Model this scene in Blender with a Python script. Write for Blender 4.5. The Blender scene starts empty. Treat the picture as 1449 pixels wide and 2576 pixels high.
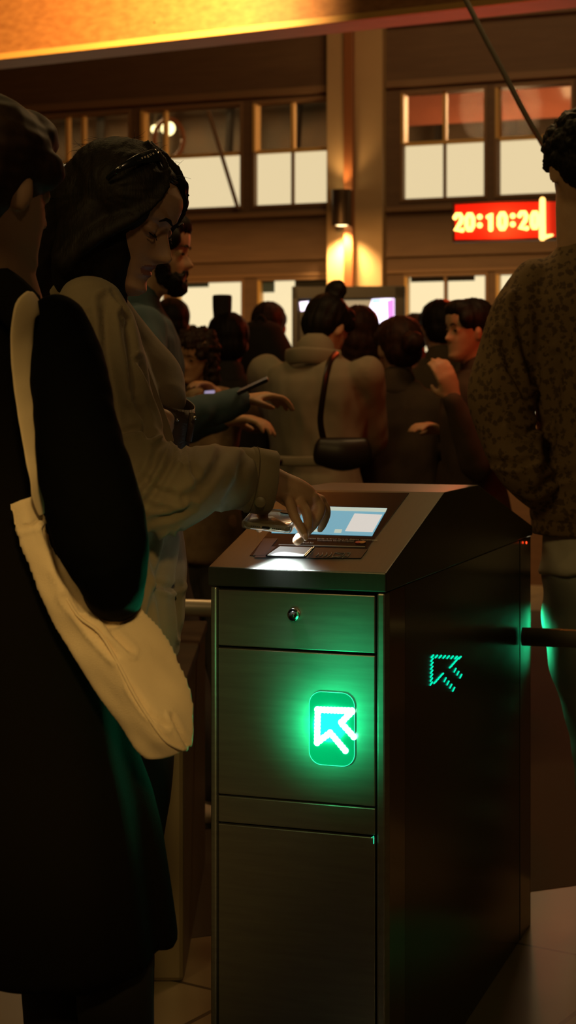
import bpy, bmesh, math, random
from math import sin, cos, pi, radians as R_, sqrt, exp, atan2
from mathutils import Vector, Matrix, noise, Euler
random.seed(7)
SC = bpy.context.scene
COL = SC.collection
F, CX, HY, HC = 4200.0, 724.5, 1010.0, 1.19      # focal length (px), principal column, horizon row, eye height
V = Vector

def P(x, y, Y):                                    # photo pixel at depth Y -> world point
    return V(((x-CX)/F*Y, Y, HC-(y-HY)/F*Y))
def S(Y): return F/Y

# ------------------------------------------------------------------ materials
def mat(name, col, rough=.6, metal=0, spec=.5, var=None, scale=20, bump=0, bscale=200, sheen=0, emit=None, estr=0, stretch=None, coat=0, mix=.5, alpha=None, trans=0):
    m = bpy.data.materials.new(name); m.use_nodes = True
    nt = m.node_tree; n = nt.nodes; l = nt.links; b = n['Principled BSDF']
    b.inputs['Base Color'].default_value = (*col, 1); b.inputs['Roughness'].default_value = rough
    b.inputs['Metallic'].default_value = metal; b.inputs['Specular IOR Level'].default_value = spec
    b.inputs['Sheen Weight'].default_value = sheen; b.inputs['Coat Weight'].default_value = coat
    b.inputs['Transmission Weight'].default_value = trans
    if emit: b.inputs['Emission Color'].default_value = (*emit, 1); b.inputs['Emission Strength'].default_value = estr
    tc = n.new('ShaderNodeTexCoord'); mp = n.new('ShaderNodeMapping'); l.new(tc.outputs['Object'], mp.inputs[0])
    if stretch: mp.inputs['Scale'].default_value = stretch
    if var:
        t = n.new('ShaderNodeTexNoise'); t.inputs['Scale'].default_value = scale; t.inputs['Detail'].default_value = 4
        l.new(mp.outputs[0], t.inputs[0])
        r = n.new('ShaderNodeValToRGB'); r.color_ramp.elements[0].position = .5-mix*.4; r.color_ramp.elements[1].position = .5+mix*.4
        r.color_ramp.elements[0].color = (*var, 1); r.color_ramp.elements[1].color = (*col, 1)
        l.new(t.outputs[0], r.inputs[0]); l.new(r.outputs[0], b.inputs['Base Color'])
    if bump:
        t2 = n.new('ShaderNodeTexNoise'); t2.inputs['Scale'].default_value = bscale; l.new(mp.outputs[0], t2.inputs[0])
        bp = n.new('ShaderNodeBump'); bp.inputs['Strength'].default_value = bump; bp.inputs['Distance'].default_value = .002
        l.new(t2.outputs[0], bp.inputs['Height']); l.new(bp.outputs[0], b.inputs['Normal'])
    return m

def emis(name, col, s):
    return mat(name, (.02, .02, .02), .5, emit=col, estr=s)

M = {}
M['skin'] = mat('warm_skin', (.62, .37, .22), .5, var=(.54, .31, .18), scale=30, bump=.12, bscale=400)
M['skin2'] = mat('olive_skin', (.42, .25, .16), .55)
M['lip'] = mat('lips', (.34, .14, .10), .45)
M['nail'] = mat('nail', (.62, .38, .30), .2)
M['hair'] = mat('dark_hair', (.006, .0045, .003), .6, spec=.2, var=(.015, .0095, .0055), scale=60, stretch=(1, 1, .2), bump=.5, bscale=260)
M['hair_brown'] = mat('brown_hair', (.045, .023, .012), .6, spec=.25, var=(.02, .01, .006), scale=50)
M['hair_red'] = mat('auburn_hair', (.055, .02, .01), .6, spec=.2, var=(.02, .008, .005), scale=50)
M['jacket'] = mat('khaki_cotton', (.30, .235, .14), .85, var=(.26, .20, .115), scale=14, bump=.25, bscale=900, sheen=.2)
M['jacket_in'] = mat('dark_lining', (.05, .035, .02), .9)
M['stitch'] = mat('stitching', (.16, .12, .07), .9)
M['blouse'] = mat('rust_blouse', (.12, .05, .03), .85)
M['black'] = mat('black_padded_cloth', (.0022, .0022, .002), .9, spec=.05, sheen=.0, bump=.2, bscale=500)
M['coat_black'] = mat('black_wool', (.0065, .005, .0035), .95, spec=.06, bump=.4, bscale=700, sheen=.0)
M['canvas'] = mat('cream_canvas', (.88, .67, .42), .9, var=(.80, .60, .37), scale=12, bump=.5, bscale=1100, sheen=.2)
M['trouser_dark'] = mat('dark_trousers', (.018, .014, .011), .9)
M['trouser_grey'] = mat('grey_trousers', (.10, .09, .08), .9)
M['green_trousers'] = mat('pale_trousers', (.42, .42, .38), .9, var=(.34, .34, .30), scale=9)
M['tee'] = mat('white_tee', (.6, .55, .45), .9)
M['blue'] = mat('slate_blue_knit', (.07, .115, .135), .9, bump=.3, bscale=500, var=(.055, .09, .11), scale=12)
M['trench'] = mat('stone_trench', (.34, .29, .20), .88, var=(.29, .25, .17), scale=8)
M['fleece'] = mat('tan_fleece', (.40, .27, .15), .95, var=(.28, .18, .10), scale=25, bump=.8, bscale=90)
M['brownc'] = mat('brown_cloth', (.075, .045, .025), .9, var=(.05, .03, .018), scale=10)
M['maroon'] = mat('maroon_cloth', (.06, .022, .015), .9)
M['olive'] = mat('olive_cloth', (.07, .055, .03), .9)
M['charcoal'] = mat('charcoal_cloth', (.02, .018, .015), .9)
M['leather'] = mat('brown_leather', (.07, .045, .025), .42, bump=.3, bscale=300)
M['leather_dark'] = mat('dark_leather', (.02, .013, .009), .4)
M['shoe'] = mat('white_shoe', (.65, .55, .42), .6)
M['shoe_dark'] = mat('dark_shoe', (.02, .016, .012), .5)
M['sole'] = mat('sole', (.1, .08, .06), .8)
M['steel'] = mat('brushed_steel', (.34, .33, .28), .38, .85, var=(.28, .265, .235), scale=9, stretch=(1, 1, 12), bump=.05, bscale=120)
M['steel_cap'] = mat('satin_steel_cap', (.125, .13, .112), .36, .85, var=(.115, .12, .103), scale=14, stretch=(12, 1, 1), bump=.04, bscale=90)
M['steel_dark'] = mat('dark_steel', (.16, .15, .13), .14, .9)
M['side_panel'] = mat('polished_black_panel', (.03, .028, .022), .22, .3, coat=.0)
M['gap'] = mat('shadow_gap', (.004, .004, .004), .9)
M['chrome'] = mat('chrome', (.6, .58, .52), .12, 1)
M['rail'] = mat('rail_steel', (.62, .55, .43), .42, .6)
M['plastic'] = mat('black_plastic', (.006, .007, .009), .2, coat=.5)
M['plastic_grey'] = mat('dark_grey_plastic', (.035, .04, .045), .3)
M['print'] = mat('white_print', (.75, .78, .78), .5)
M['print_grey'] = mat('grey_print', (.35, .36, .36), .5)
M['pad'] = mat('white_reader_pad', (.82, .84, .82), .35, coat=.5)
M['orange'] = mat('orange_print', (.7, .25, .03), .5)
M['redprint'] = mat('red_print', (.6, .05, .03), .5)
M['phone'] = mat('phone_back', (.34, .27, .17), .25, .3, coat=.5)
M['case'] = mat('clear_case', (.75, .70, .6), .08, trans=.85)
M['phone_screen'] = emis('phone_screen_light', (.86, .95, 1), 1.6)
M['wood'] = mat('honey_wood', (.42, .20, .065), .55, var=(.30, .13, .04), scale=5, stretch=(1, 8, 8), bump=.1)
M['wood_dark'] = mat('brown_painted_wood', (.165, .092, .046), .65, var=(.135, .074, .037), scale=4, stretch=(1, 1, 8))
M['frame_wood'] = mat('window_frame_wood', (.24, .135, .065), .6)
M['frame_gold'] = mat('lit_mullion', (.70, .42, .12), .5)  # lamp light on the mullion sides is put into this paler wood
M['pillar'] = mat('cream_pillar_paint', (.50, .33, .16), .7, var=(.45, .29, .14), scale=3)
M['pipe'] = mat('rust_pipe', (.30, .10, .03), .5)
M['lamp'] = mat('bronze_lamp', (.10, .06, .03), .4, .6)
M['bulb'] = emis('lamp_glow', (1, .72, .32), 6)
M['bulb_white'] = emis('bulb_glow', (1, .86, .5), 9)
M['window_lit'] = emis('frosted_lit_pane', (1, .80, .46), .80)
M['window_lit2'] = emis('frosted_lit_pane_lower', (1, .82, .48), .95)
M['cable'] = mat('grey_steel_cable', (.16, .14, .11), .5, .5)
M['ceil'] = mat('dark_ceiling_boards', (.10, .05, .022), .8)
M['clock_case'] = mat('red_clock_window', (.25, .01, .005), .4, emit=(1, .012, .002), estr=.42)
M['clock_digit'] = emis('clock_digit_light', (1, .44, .09), 5)
M['bar_light'] = emis('sign_bar_light', (1, .50, .13), 3.5)
M['red_led'] = emis('red_led', (1, .05, .01), 3)
M['led'] = emis('green_led', (.16, 1, .60), 11)
M['led_reflected'] = emis('green_led_reflection', (.0, .75, .42), 1.25)  # glow imitating a mirrored arrow, no light sits there
M['led_lens'] = mat('green_lens', (.0, .16, .08), .15, emit=(0, 1, .36), estr=.28, coat=.6)
M['led_rim'] = mat('green_lens_rim', (.2, .6, .45), .15, emit=(.02, 1, .5), estr=.75)
M['screen_blue'] = emis('ticket_screen_blue', (.20, .52, .66), .72)
M['screen_pale'] = emis('ticket_screen_pale', (.62, .72, .60), .75)
M['screen_card'] = emis('ticket_screen_card', (.80, .76, .70), .80)
M['tv_frame'] = mat('black_tv_frame', (.012, .010, .007), .5)
M['tv_cream'] = emis('tv_cream', (.86, .62, .33), .45)
M['tv_white'] = emis('tv_white', (.95, .80, 1), 2.6)
M['tv_pink'] = emis('tv_pink', (.85, .28, .80), 1.2)
M['tv_blue'] = emis('tv_blue', (.15, .65, .95), 1.4)
M['small_screen'] = emis('small_phone_screen', (.55, .5, .8), .5)
M['floor_sheet'] = mat('dark_sheet', (.065, .045, .025), .95, bump=.4, bscale=300)
M['lens'] = mat('sunglass_lens', (.01, .008, .006), .06, coat=1)
M['print_gold'] = mat('pale_lettering', (.65, .5, .3), .4, emit=(.5, .34, .18), estr=.05)
def glassmat():
    m = bpy.data.materials.new('clear_window_glass'); m.use_nodes = True
    nt = m.node_tree; n = nt.nodes; l = nt.links; n.clear()
    o = n.new('ShaderNodeOutputMaterial'); mx = n.new('ShaderNodeMixShader'); t = n.new('ShaderNodeBsdfTransparent'); g = n.new('ShaderNodeBsdfGlossy')
    t.inputs[0].default_value = (.62, .60, .52, 1); g.inputs['Roughness'].default_value = .06; mx.inputs[0].default_value = .10
    l.new(t.outputs[0], mx.inputs[1]); l.new(g.outputs[0], mx.inputs[2]); l.new(mx.outputs[0], o.inputs[0])
    return m
M['glass'] = glassmat()
def floormat():
    m = mat('stone_floor_tiles', (.30, .21, .11), .38); nt = m.node_tree; n = nt.nodes; l = nt.links; b = n['Principled BSDF']
    tc = n.new('ShaderNodeTexCoord'); mp = n.new('ShaderNodeMapping'); l.new(tc.outputs['Object'], mp.inputs[0])
    mp.inputs['Rotation'].default_value = (0, 0, R_(33)); mp.inputs['Location'].default_value = (.1, .25, 0)
    br = n.new('ShaderNodeTexBrick'); l.new(mp.outputs[0], br.inputs[0]); br.offset = 0; br.inputs['Scale'].default_value = 1
    br.inputs['Brick Width'].default_value = .6; br.inputs['Row Height'].default_value = .6; br.inputs['Mortar Size'].default_value = .006
    br.inputs['Color1'].default_value = (.36, .28, .165, 1); br.inputs['Color2'].default_value = (.31, .24, .14, 1); br.inputs['Mortar'].default_value = (.09, .07, .04, 1)
    t = n.new('ShaderNodeTexNoise'); t.inputs['Scale'].default_value = 3; l.new(tc.outputs['Object'], t.inputs[0])
    mx = n.new('ShaderNodeMix'); mx.data_type = 'RGBA'; mx.blend_type = 'MULTIPLY'; mx.inputs[0].default_value = .5
    l.new(br.outputs[0], mx.inputs[6]); l.new(t.outputs[0], mx.inputs[7]); l.new(mx.outputs[2], b.inputs['Base Color'])
    return m
M['floor'] = floormat()
def leafmat():
    m = mat('leaf_pattern_knit', (.26, .14, .06), .9, bump=.3, bscale=600); nt = m.node_tree; n = nt.nodes; l = nt.links; b = n['Principled BSDF']
    tc = n.new('ShaderNodeTexCoord'); nz = n.new('ShaderNodeTexNoise'); nz.inputs['Scale'].default_value = 110; nz.inputs['Detail'].default_value = 1
    l.new(tc.outputs['Object'], nz.inputs[0])
    ad = n.new('ShaderNodeMix'); ad.data_type = 'RGBA'; ad.inputs[0].default_value = .016
    l.new(tc.outputs['Object'], ad.inputs[6]); l.new(nz.outputs['Color'], ad.inputs[7])
    vo = n.new('ShaderNodeTexVoronoi'); vo.inputs['Scale'].default_value = 62; l.new(ad.outputs[2], vo.inputs[0])
    r = n.new('ShaderNodeValToRGB'); r.color_ramp.interpolation = 'LINEAR'
    r.color_ramp.elements[0].position = .34; r.color_ramp.elements[0].color = (.095, .055, .024, 1)
    r.color_ramp.elements[1].position = .50; r.color_ramp.elements[1].color = (.21, .13, .058, 1)
    l.new(vo.outputs['Distance'], r.inputs[0]); l.new(r.outputs[0], b.inputs['Base Color'])
    return m
M['leaf'] = leafmat()

# ------------------------------------------------------------------ mesh helpers
def rings_to_bm(bm, rings, closed=True):
    vs = [[bm.verts.new(p) for p in r] for r in rings]
    n = len(rings[0])
    for a, b in zip(vs[:-1], vs[1:]):
        for i in range(n): bm.faces.new((a[i], a[(i+1) % n], b[(i+1) % n], b[i]))
    if closed:
        bm.faces.new(list(reversed(vs[0]))); bm.faces.new(vs[-1])
    return vs

def tube(bm, pts, radii, n=14, cap=True, flat=None, up=None):
    """round tube along pts; radii scalar or (a,b); rounded ends"""
    pts = [V(p) for p in pts]
    rad = [(r, r) if not isinstance(r, (tuple, list)) else r for r in radii]
    # parallel frames
    T = []
    for i in range(len(pts)):
        d = (pts[min(i+1, len(pts)-1)] - pts[max(i-1, 0)]); T.append(d.normalized())
    u = V(up) if up else (V((0, 1, 0)) if abs(T[0].y) < .9 else V((1, 0, 0)))
    rings = []
    def ring(c, t, a, b):
        nonlocal u
        u = (u - t*u.dot(t)).normalized(); w = t.cross(u)
        return [c + u*(a*cos(2*pi*k/n)) + w*(b*sin(2*pi*k/n)) for k in range(n)]
    if cap:
        for q in (.92, .7, .38):
            a, b = rad[0]; m_ = min(a, b)
            rings.append(ring(pts[0]-T[0]*m_*q, T[0], a*sqrt(1-q*q)+1e-5, b*sqrt(1-q*q)+1e-5))
    for p, t, (a, b) in zip(pts, T, rad): rings.append(ring(p, t, a, b))
    if cap:
        for q in (.38, .7, .92):
            a, b = rad[-1]; m_ = min(a, b)
            rings.append(ring(pts[-1]+T[-1]*m_*q, T[-1], a*sqrt(1-q*q)+1e-5, b*sqrt(1-q*q)+1e-5))
    rings_to_bm(bm, rings)
    return bm

def smooth_pts(pts, radii, k=4):
    """catmull-rom resample of points and radii"""
    rad = [(r, r) if not isinstance(r, (tuple, list)) else r for r in radii]
    P_ = [V(p) for p in pts]; out = []; ro = []
    def cr(a, b, c, d, t): return .5*((2*b)+(c-a)*t+(2*a-5*b+4*c-d)*t*t+(3*b-3*c+d-a)*t**3)
    N = len(P_)
    for i in range(N-1):
        ix = [max(i-1, 0), i, i+1, min(i+2, N-1)]
        for j in range(k):
            t = j/k
            out.append(cr(*[P_[q] for q in ix], t))
            ro.append(tuple(max(1e-4, cr(*[rad[q][z] for q in ix], t)) for z in (0, 1)))
    out.append(P_[-1]); ro.append(rad[-1])
    return out, ro
def stube(bm, pts, radii, n=14, k=4, cap=True, up=None):
    p, r = smooth_pts(pts, radii, k); return tube(bm, p, r, n, cap, up=up)

def ell(bm, c, r, rot=None, seg=16):
    """ellipsoid"""
    if not isinstance(r, (tuple, list)): r = (r, r, r)
    m = Matrix.Translation(V(c)) @ (rot.to_4x4() if rot else Matrix.Identity(4)) @ Matrix.Diagonal((*r, 1))
    bmesh.ops.create_uvsphere(bm, u_segments=seg, v_segments=max(8, seg*2//3), radius=1, matrix=m)
def box(bm, c, d, rot=None, bev=0):
    m = Matrix.Translation(V(c)) @ (rot.to_4x4() if rot else Matrix.Identity(4)) @ Matrix.Diagonal((*d, 1))
    r = bmesh.ops.create_cube(bm, size=1, matrix=m)
    if bev:
        es = {e for v in r['verts'] for e in v.link_edges}
        bmesh.ops.bevel(bm, geom=list(es), offset=bev, segments=2, affect='EDGES', profile=.5)
def bx(bm, x0, x1, y0, y1, z0, z1, bev=0):
    box(bm, ((x0+x1)/2, (y0+y1)/2, (z0+z1)/2), (abs(x1-x0), abs(y1-y0), abs(z1-z0)), bev=bev)
def cyl(bm, a, b, r, n=20, r2=None):
    a = V(a); b = V(b); d = b-a
    t = d.normalized(); u = (V((0, 0, 1)) if abs(t.z) < .9 else V((1, 0, 0))); u = (u-t*u.dot(t)).normalized(); w = t.cross(u)
    r2 = r if r2 is None else r2
    rings_to_bm(bm, [[a+u*(r*cos(2*pi*k/n))+w*(r*sin(2*pi*k/n)) for k in range(n)], [b+u*(r2*cos(2*pi*k/n))+w*(r2*sin(2*pi*k/n)) for k in range(n)]])
def prism(bm, base, off):
    """closed prism from polygon base, extruded by vector off"""
    base = [V(p) for p in base]
    rings_to_bm(bm, [base, [p+V(off) for p in base]])

def mk(name, bm, m, parent=None, remesh=0, smooth=0, disp=None, shade=True, bev=0):
    bmesh.ops.recalc_face_normals(bm, faces=bm.faces)
    me = bpy.data.meshes.new(name); bm.to_mesh(me); bm.free()
    o = bpy.data.objects.new(name, me); COL.objects.link(o)
    if remesh:
        md = o.modifiers.new('r', 'REMESH'); md.mode = 'VOXEL'; md.voxel_size = remesh
        if smooth:
            s = o.modifiers.new('s', 'SMOOTH'); s.factor = .5; s.iterations = smooth
        dg = bpy.context.evaluated_depsgraph_get(); me2 = bpy.data.meshes.new_from_object(o.evaluated_get(dg))
        o.modifiers.clear(); o.data = me2; bpy.data.meshes.remove(me); me = me2; me.name = name
    if disp:
        me.update()
        nn = [v.normal.copy() for v in me.vertices]
        for v, n_ in zip(me.vertices, nn): v.co += disp(v.co, n_)
        me.update()
    me.materials.clear()
    me.materials.append(m if not isinstance(m, str) else M[m])
    if shade: me.polygons.foreach_set('use_smooth', [True]*len(me.polygons))
    if bev:
        b = o.modifiers.new('bevel', 'BEVEL'); b.width = bev; b.segments = 2; b.limit_method = 'ANGLE'
    if parent:
        o.parent = parent; o.matrix_parent_inverse = parent.matrix_world.inverted() if WORLD_PARENT[0] else Matrix.Identity(4)
    return o
WORLD_PARENT = [True]      # meshes are written in world coordinates and then parented

def thing(name, label, cat, loc=(0, 0, 0), rotz=0, group=None):
    o = bpy.data.objects.new(name, None); COL.objects.link(o); o.location = loc; o.rotation_euler = (0, 0, rotz)
    o.matrix_world = Matrix.Translation(V(loc)) @ Matrix.Rotation(rotz, 4, 'Z')
    o['label'] = label; o['category'] = cat; o.empty_display_size = .1
    if group: o['group'] = group
    bpy.context.view_layer.update()
    return o
def tag(o, label, cat, group=None):
    o['label'] = label; o['category'] = cat
    if group: o['group'] = group
    return o
def struct(o): o['kind'] = 'structure'; return o

def text(name, s, size, mw, m, parent, ext=.0002, shear=0):
    c = bpy.data.curves.new(name, 'FONT'); c.body = s; c.size = size; c.extrude = ext; c.resolution_u = 2; c.shear = shear
    c.align_x = 'LEFT'
    t = bpy.data.objects.new(name, c); COL.objects.link(t)
    dg = bpy.context.evaluated_depsgraph_get(); me = bpy.data.meshes.new_from_object(t.evaluated_get(dg))
    bpy.data.objects.remove(t)
    me.transform(mw); me.materials.clear(); me.materials.append(M[m])
    o = bpy.data.objects.new(name, me); COL.objects.link(o)
    o.parent = parent; o.matrix_parent_inverse = parent.matrix_world.inverted()
    return o

def fbm(p, s, o=3): return noise.fractal(p*s, 1.0, 2.0, o)

def segd(px, py, a, b):
    dx, dy = b[0]-a[0], b[1]-a[1]; L = dx*dx+dy*dy; t_ = max(0, min(1, ((px-a[0])*dx+(py-a[1])*dy)/L)); qx, qy = a[0]+dx*t_, a[1]+dy*t_
    return sqrt((px-qx)**2+(py-qy)**2), (px-qx)*(-dy)+(py-qy)*dx
def crease(co, n, folds):
    """cloth folds: each is (polyline, width px, depth m); a valley with a raised lip on one side"""
    if n.y > .35: return 0
    px = CX+F*co.x/co.y; py = HY-F*(co.z-HC)/co.y; d_ = 0
    for pl, wd, dp in folds:
        if abs(px-pl[0][0]) > 260 and abs(px-pl[-1][0]) > 260: continue
        best, sd_ = 1e9, 0
        for a, b in zip(pl[:-1], pl[1:]):
            q_, s_ = segd(px, py, a, b)
            if q_ < best: best, sd_ = q_, s_
        if best < wd*4:
            e_ = 1.0
            d0 = min(sqrt((px-pl[0][0])**2+(py-pl[0][1])**2), sqrt((px-pl[-1][0])**2+(py-pl[-1][1])**2)); e_ = min(1, .25+d0/(wd*2.5))
            d_ += e_*dp*(-exp(-(best/wd)**2)+.75*exp(-((best-wd*1.5)/(wd*.9))**2)*(1 if sd_ > 0 else .35))
    return d_*min(1, max(0, (.35-n.y)/.5))

# ------------------------------------------------------------------ camera
cam = bpy.data.cameras.new('camera'); co = bpy.data.objects.new('camera', cam); COL.objects.link(co)
co.location = (0, 0, HC); co.rotation_euler = (pi/2, 0, 0)
cam.sensor_fit = 'VERTICAL'; cam.sensor_height = 36; cam.sensor_width = 24; cam.lens = F/2576*36
cam.shift_y = -(1288-HY)/2576
cam.dof.use_dof = True; cam.dof.focus_distance = 2.74; cam.dof.aperture_fstop = 7.0
cam.clip_end = 100
SC.camera = co
SC.view_settings.view_transform = 'Standard'; SC.view_settings.look = 'None'; SC.view_settings.gamma = 1; SC.view_settings.exposure = 0
w = bpy.data.worlds.new('night'); SC.world = w; w.use_nodes = True
w.node_tree.nodes['Background'].inputs[0].default_value = (1, .66, .22, 1); w.node_tree.nodes['Background'].inputs[1].default_value = .012

# ------------------------------------------------------------------ vertical planes seen in the photo
class VPlane:
    def __init__(s, Y0, ang, X0=0):
        s.o = V((X0, Y0, 0)); s.r = V((cos(ang), -sin(ang), 0)); s.n = V((-sin(ang), -cos(ang), 0))
    def at(s, x, y):                                # pixel -> (s, z) on the plane
        k = (x-CX)/F
        Y = (s.o.dot(s.n))/(k*s.n.x+s.n.y)
        p = V((k*Y, Y, 0)); return ((p-s.o).dot(s.r), HC-(y-HY)/F*Y)
    def pt(s, u, z, d=0): return s.o+s.r*u+s.n*d+V((0, 0, z))
    def box(s, bm, u0, u1, z0, z1, d0, d1):
        prism(bm, [s.pt(u0, z0, d0), s.pt(u1, z0, d0), s.pt(u1, z1, d0), s.pt(u0, z1, d0)], s.n*(d1-d0))
WL = VPlane(11.4, R_(20))

# ------------------------------------------------------------------ room
bm = bmesh.new(); bx(bm, -8, 8, -2.5, 17, -.1, 0); o = struct(mk('floor', bm, 'floor', shade=False))
bm = bmesh.new(); bx(bm, -8, 8, 5.5, 17, 4.6, 4.8); o = struct(mk('ceiling', bm, 'ceil', shade=False))

e0 = P(466, 2363, HC*F/(2363-HY)); e1 = P(1449, 2228, HC*F/(2228-HY)); dd_ = (e1-e0)/(e1.x-e0.x)
bm = bmesh.new(); a = e0-dd_*1.6; b = e1+dd_*1.6; a.z = b.z = 0; prism(bm, [a, b, V((b.x, 9.5, 0)), V((a.x, 9.5, 0))], V((0, 0, .0012)))  # thin dark brown sheet lying over the floor tiles
tag(mk('floor_sheet', bm, 'floor_sheet', shade=False), 'thin dark brown sheet over the floor beyond the ticket gates', 'floor_sheet')
# window openings (upper row, lower row) in wall coordinates
def op(x0, x1, y0, y1):
    u0, z1 = WL.at(x0, y0); u1, _ = WL.at(x1, y0); _, z0 = WL.at((x0+x1)/2, y1); _, z1 = WL.at((x0+x1)/2, y0)
    return [u0, u1, z0, z1]
zs0 = WL.at(735, 521)[1]; zs1 = WL.at(735, 247)[1]; zm = WL.at(735, 377)[1]
zl1 = WL.at(735, 697)[1]; zl0 = zl1-.95
ux = lambda x: WL.at(x, 400)[0]
UP = [(-60, 52), (72, 330), (352, 612), (634, 832), (1007, 1226), (1244, 1445), (1465, 1640)]
LO = [(-60, 200), (215, 418), (441, 615), (647, 834), (1016, 1229), (1246, 1445), (1465, 1640)]
bm = bmesh.new()
U0, U1, ZT = -6.5, 6.0, 4.6
def band(z0, z1, ops):
    e = [U0]+[v for o_ in ops for v in (ux(o_[0]), ux(o_[1]))]+[U1]
    for i in range(0, len(e), 2): WL.box(bm, e[i], e[i+1], z0, z1, -.14, 0)
WL.box(bm, U0, U1, 0, zl0, -.14, 0); band(zl0, zl1, LO); WL.box(bm, U0, U1, zl1, zs0, -.14, 0); band(zs0, zs1, UP); WL.box(bm, U0, U1, zs1, ZT, -.14, 0)
struct(mk('wall_back', bm, 'wood_dark', shade=False))
# pillar, batten
pu0, pu1 = ux(833), ux(973)
bm = bmesh.new(); WL.box(bm, pu0, pu1, 0, ZT, 0, .10); struct(mk('trim_1', bm, 'pillar', shade=False, bev=.006))
bm = bmesh.new(); WL.box(bm, ux(881), ux(904), 0, ZT, .10, .145); struct(mk('trim_2', bm, 'pipe', shade=False, bev=.004))
# horizontal trims
tn = 3
for (ya, yb, d, m_) in ((222, 240, .035, 'frame_wood'), (533, 545, .045, 'frame_wood'), (640, 656, .03, 'wood_dark'), (688, 696, .02, 'frame_wood'), (60, 90, .05, 'wood_dark')):
    bm = bmesh.new()
    z1 = WL.at(735, ya)[1]; z0 = WL.at(735, yb)[1]
    WL.box(bm, U0, pu0-.002, z0, z1, 0, d); WL.box(bm, pu1+.002, U1, z0, z1, 0, d)
    struct(mk('trim_%d' % tn, bm, m_, shade=False, bev=.004)); tn += 1

def window(k, x0, x1, zb, zt, zmid, mull, lit, frame_tilt=0):
    u0, u1 = ux(x0), ux(x1)
    bm = bmesh.new(); fw = .022
    for (a, b, c, d) in ((u0, u0+fw, zb, zt), (u1-fw, u1, zb, zt), (u0+fw, u1-fw, zb, zb+fw), (u0+fw, u1-fw, zt-fw, zt)):
        WL.box(bm, a, b, c, d, -.10, .012)
    o = struct(mk('window_%d' % k, bm, 'frame_wood', shade=False, bev=.003))
    if zmid:
        bm = bmesh.new(); WL.box(bm, u0+fw, u1-fw, zmid-.012, zmid+.012, -.07, -.02); mk('transom', bm, 'frame_gold', o, shade=False)
    for mx in mull:
        um = ux(mx)
        bm = bmesh.new(); WL.box(bm, um-.011, um+.011, (zmid or zb)+.012, zt-fw, -.07, -.018); mk('mullion', bm, 'frame_gold', o, shade=False)
        bm = bmesh.new(); WL.box(bm, um-.009, um+.009, zb+fw, (zmid or zt)-.012, -.07, -.018)
        if zmid: mk('mullion', bm, 'frame_wood', o, shade=False)
        else: bm.free()
    bm = bmesh.new(); WL.box(bm, u0+fw*.4, u0+fw+.006, (zmid or zb), zt-fw, -.09, .014); mk('lit_sash_edge', bm, 'frame_gold', o, shade=False)  # reveal drawn lighter to show lamp light on it
    if zmid:
        bm = bmesh.new(); WL.box(bm, u0+fw, u1-fw, zb+fw, zmid-.012, -.055, -.049); mk('frosted_pane', bm, lit, o, shade=False)
        bm = bmesh.new(); WL.box(bm, u0+fw, u1-fw, zmid+.012, zt-fw, -.055, -.049); mk('clear_pane', bm, 'glass', o, shade=False)
    else:
        bm = bmesh.new(); WL.box(bm, u0+fw, u1-fw, zb+fw, zt-fw, -.055, -.049); mk('frosted_pane', bm, lit, o, shade=False)
    return o
mulls = [[], [100, 165, 205], [411], [733], [1116], [1252], []]
for i, ((a, b), mm) in enumerate(zip(UP, mulls)):
    window(i+1, a, b, zs0, zs1, zm, mm, 'window_lit')
# leaning open casement in window_3
bm = bmesh.new(); ua, za = WL.at(533, 285); ub, zb_ = WL.at(603, 527)
tube(bm, [WL.pt(ua, za, .06), WL.pt(ub, zb_, .03)], [(.014, .014)]*2, 8, cap=False); tag(mk('casement_stay', bm, 'frame_wood', shade=False), 'slanting dark wooden bar across the bright upper window left of the divided one', 'window bar')
mullL = [[], [], [], [], [1120], [], []]
for i, ((a, b), mm) in enumerate(zip(LO, mullL)):
    o = window(i+8, a, b, zl0, zl1, None, [], 'window_lit2')
    for mx in mm:
        um = ux(mx); bm = bmesh.new(); WL.box(bm, um-.010, um+.010, zl0, zl1, -.04, .0); mk('mullion', bm, 'frame_wood', o, shade=False)
# dark blinds / signs in lower windows
def wall_sign(x0, x1, y0, y1, d, m_, name, label, cat):
    u0, z1 = WL.at(x0, y0); u1, _ = WL.at(x1, y0); z0 = WL.at((x0+x1)/2, y1)[1]; z1 = WL.at((x0+x1)/2, y0)[1]
    bm = bmesh.new(); WL.box(bm, u0, u1, z0, z1, d, d+.012); return tag(mk(name, bm, m_, shade=False, bev=.002), label, cat, 'rolled blinds in the lower windows' if name == 'rolled_blind' else None)
wall_sign(1030, 1191, 680, 707, -.04, 'charcoal', 'rolled_blind', 'dark rolled blind at the top of the lower window right of the television', 'blind')
wall_sign(650, 686, 694, 735, -.04, 'blue', 'window_notice', 'small dark notice in the top corner of the narrow bright lower window', 'notice')
wall_sign(738, 832, 690, 726, -.04, 'charcoal', 'rolled_blind', 'dark rolled blind in the lower window above the left end of the television', 'blind')
wall_sign(446, 520, 704, 722, -.04, 'blue', 'rolled_blind', 'blue grey rolled blind beside the bearded man in the lower window', 'blind')
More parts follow.
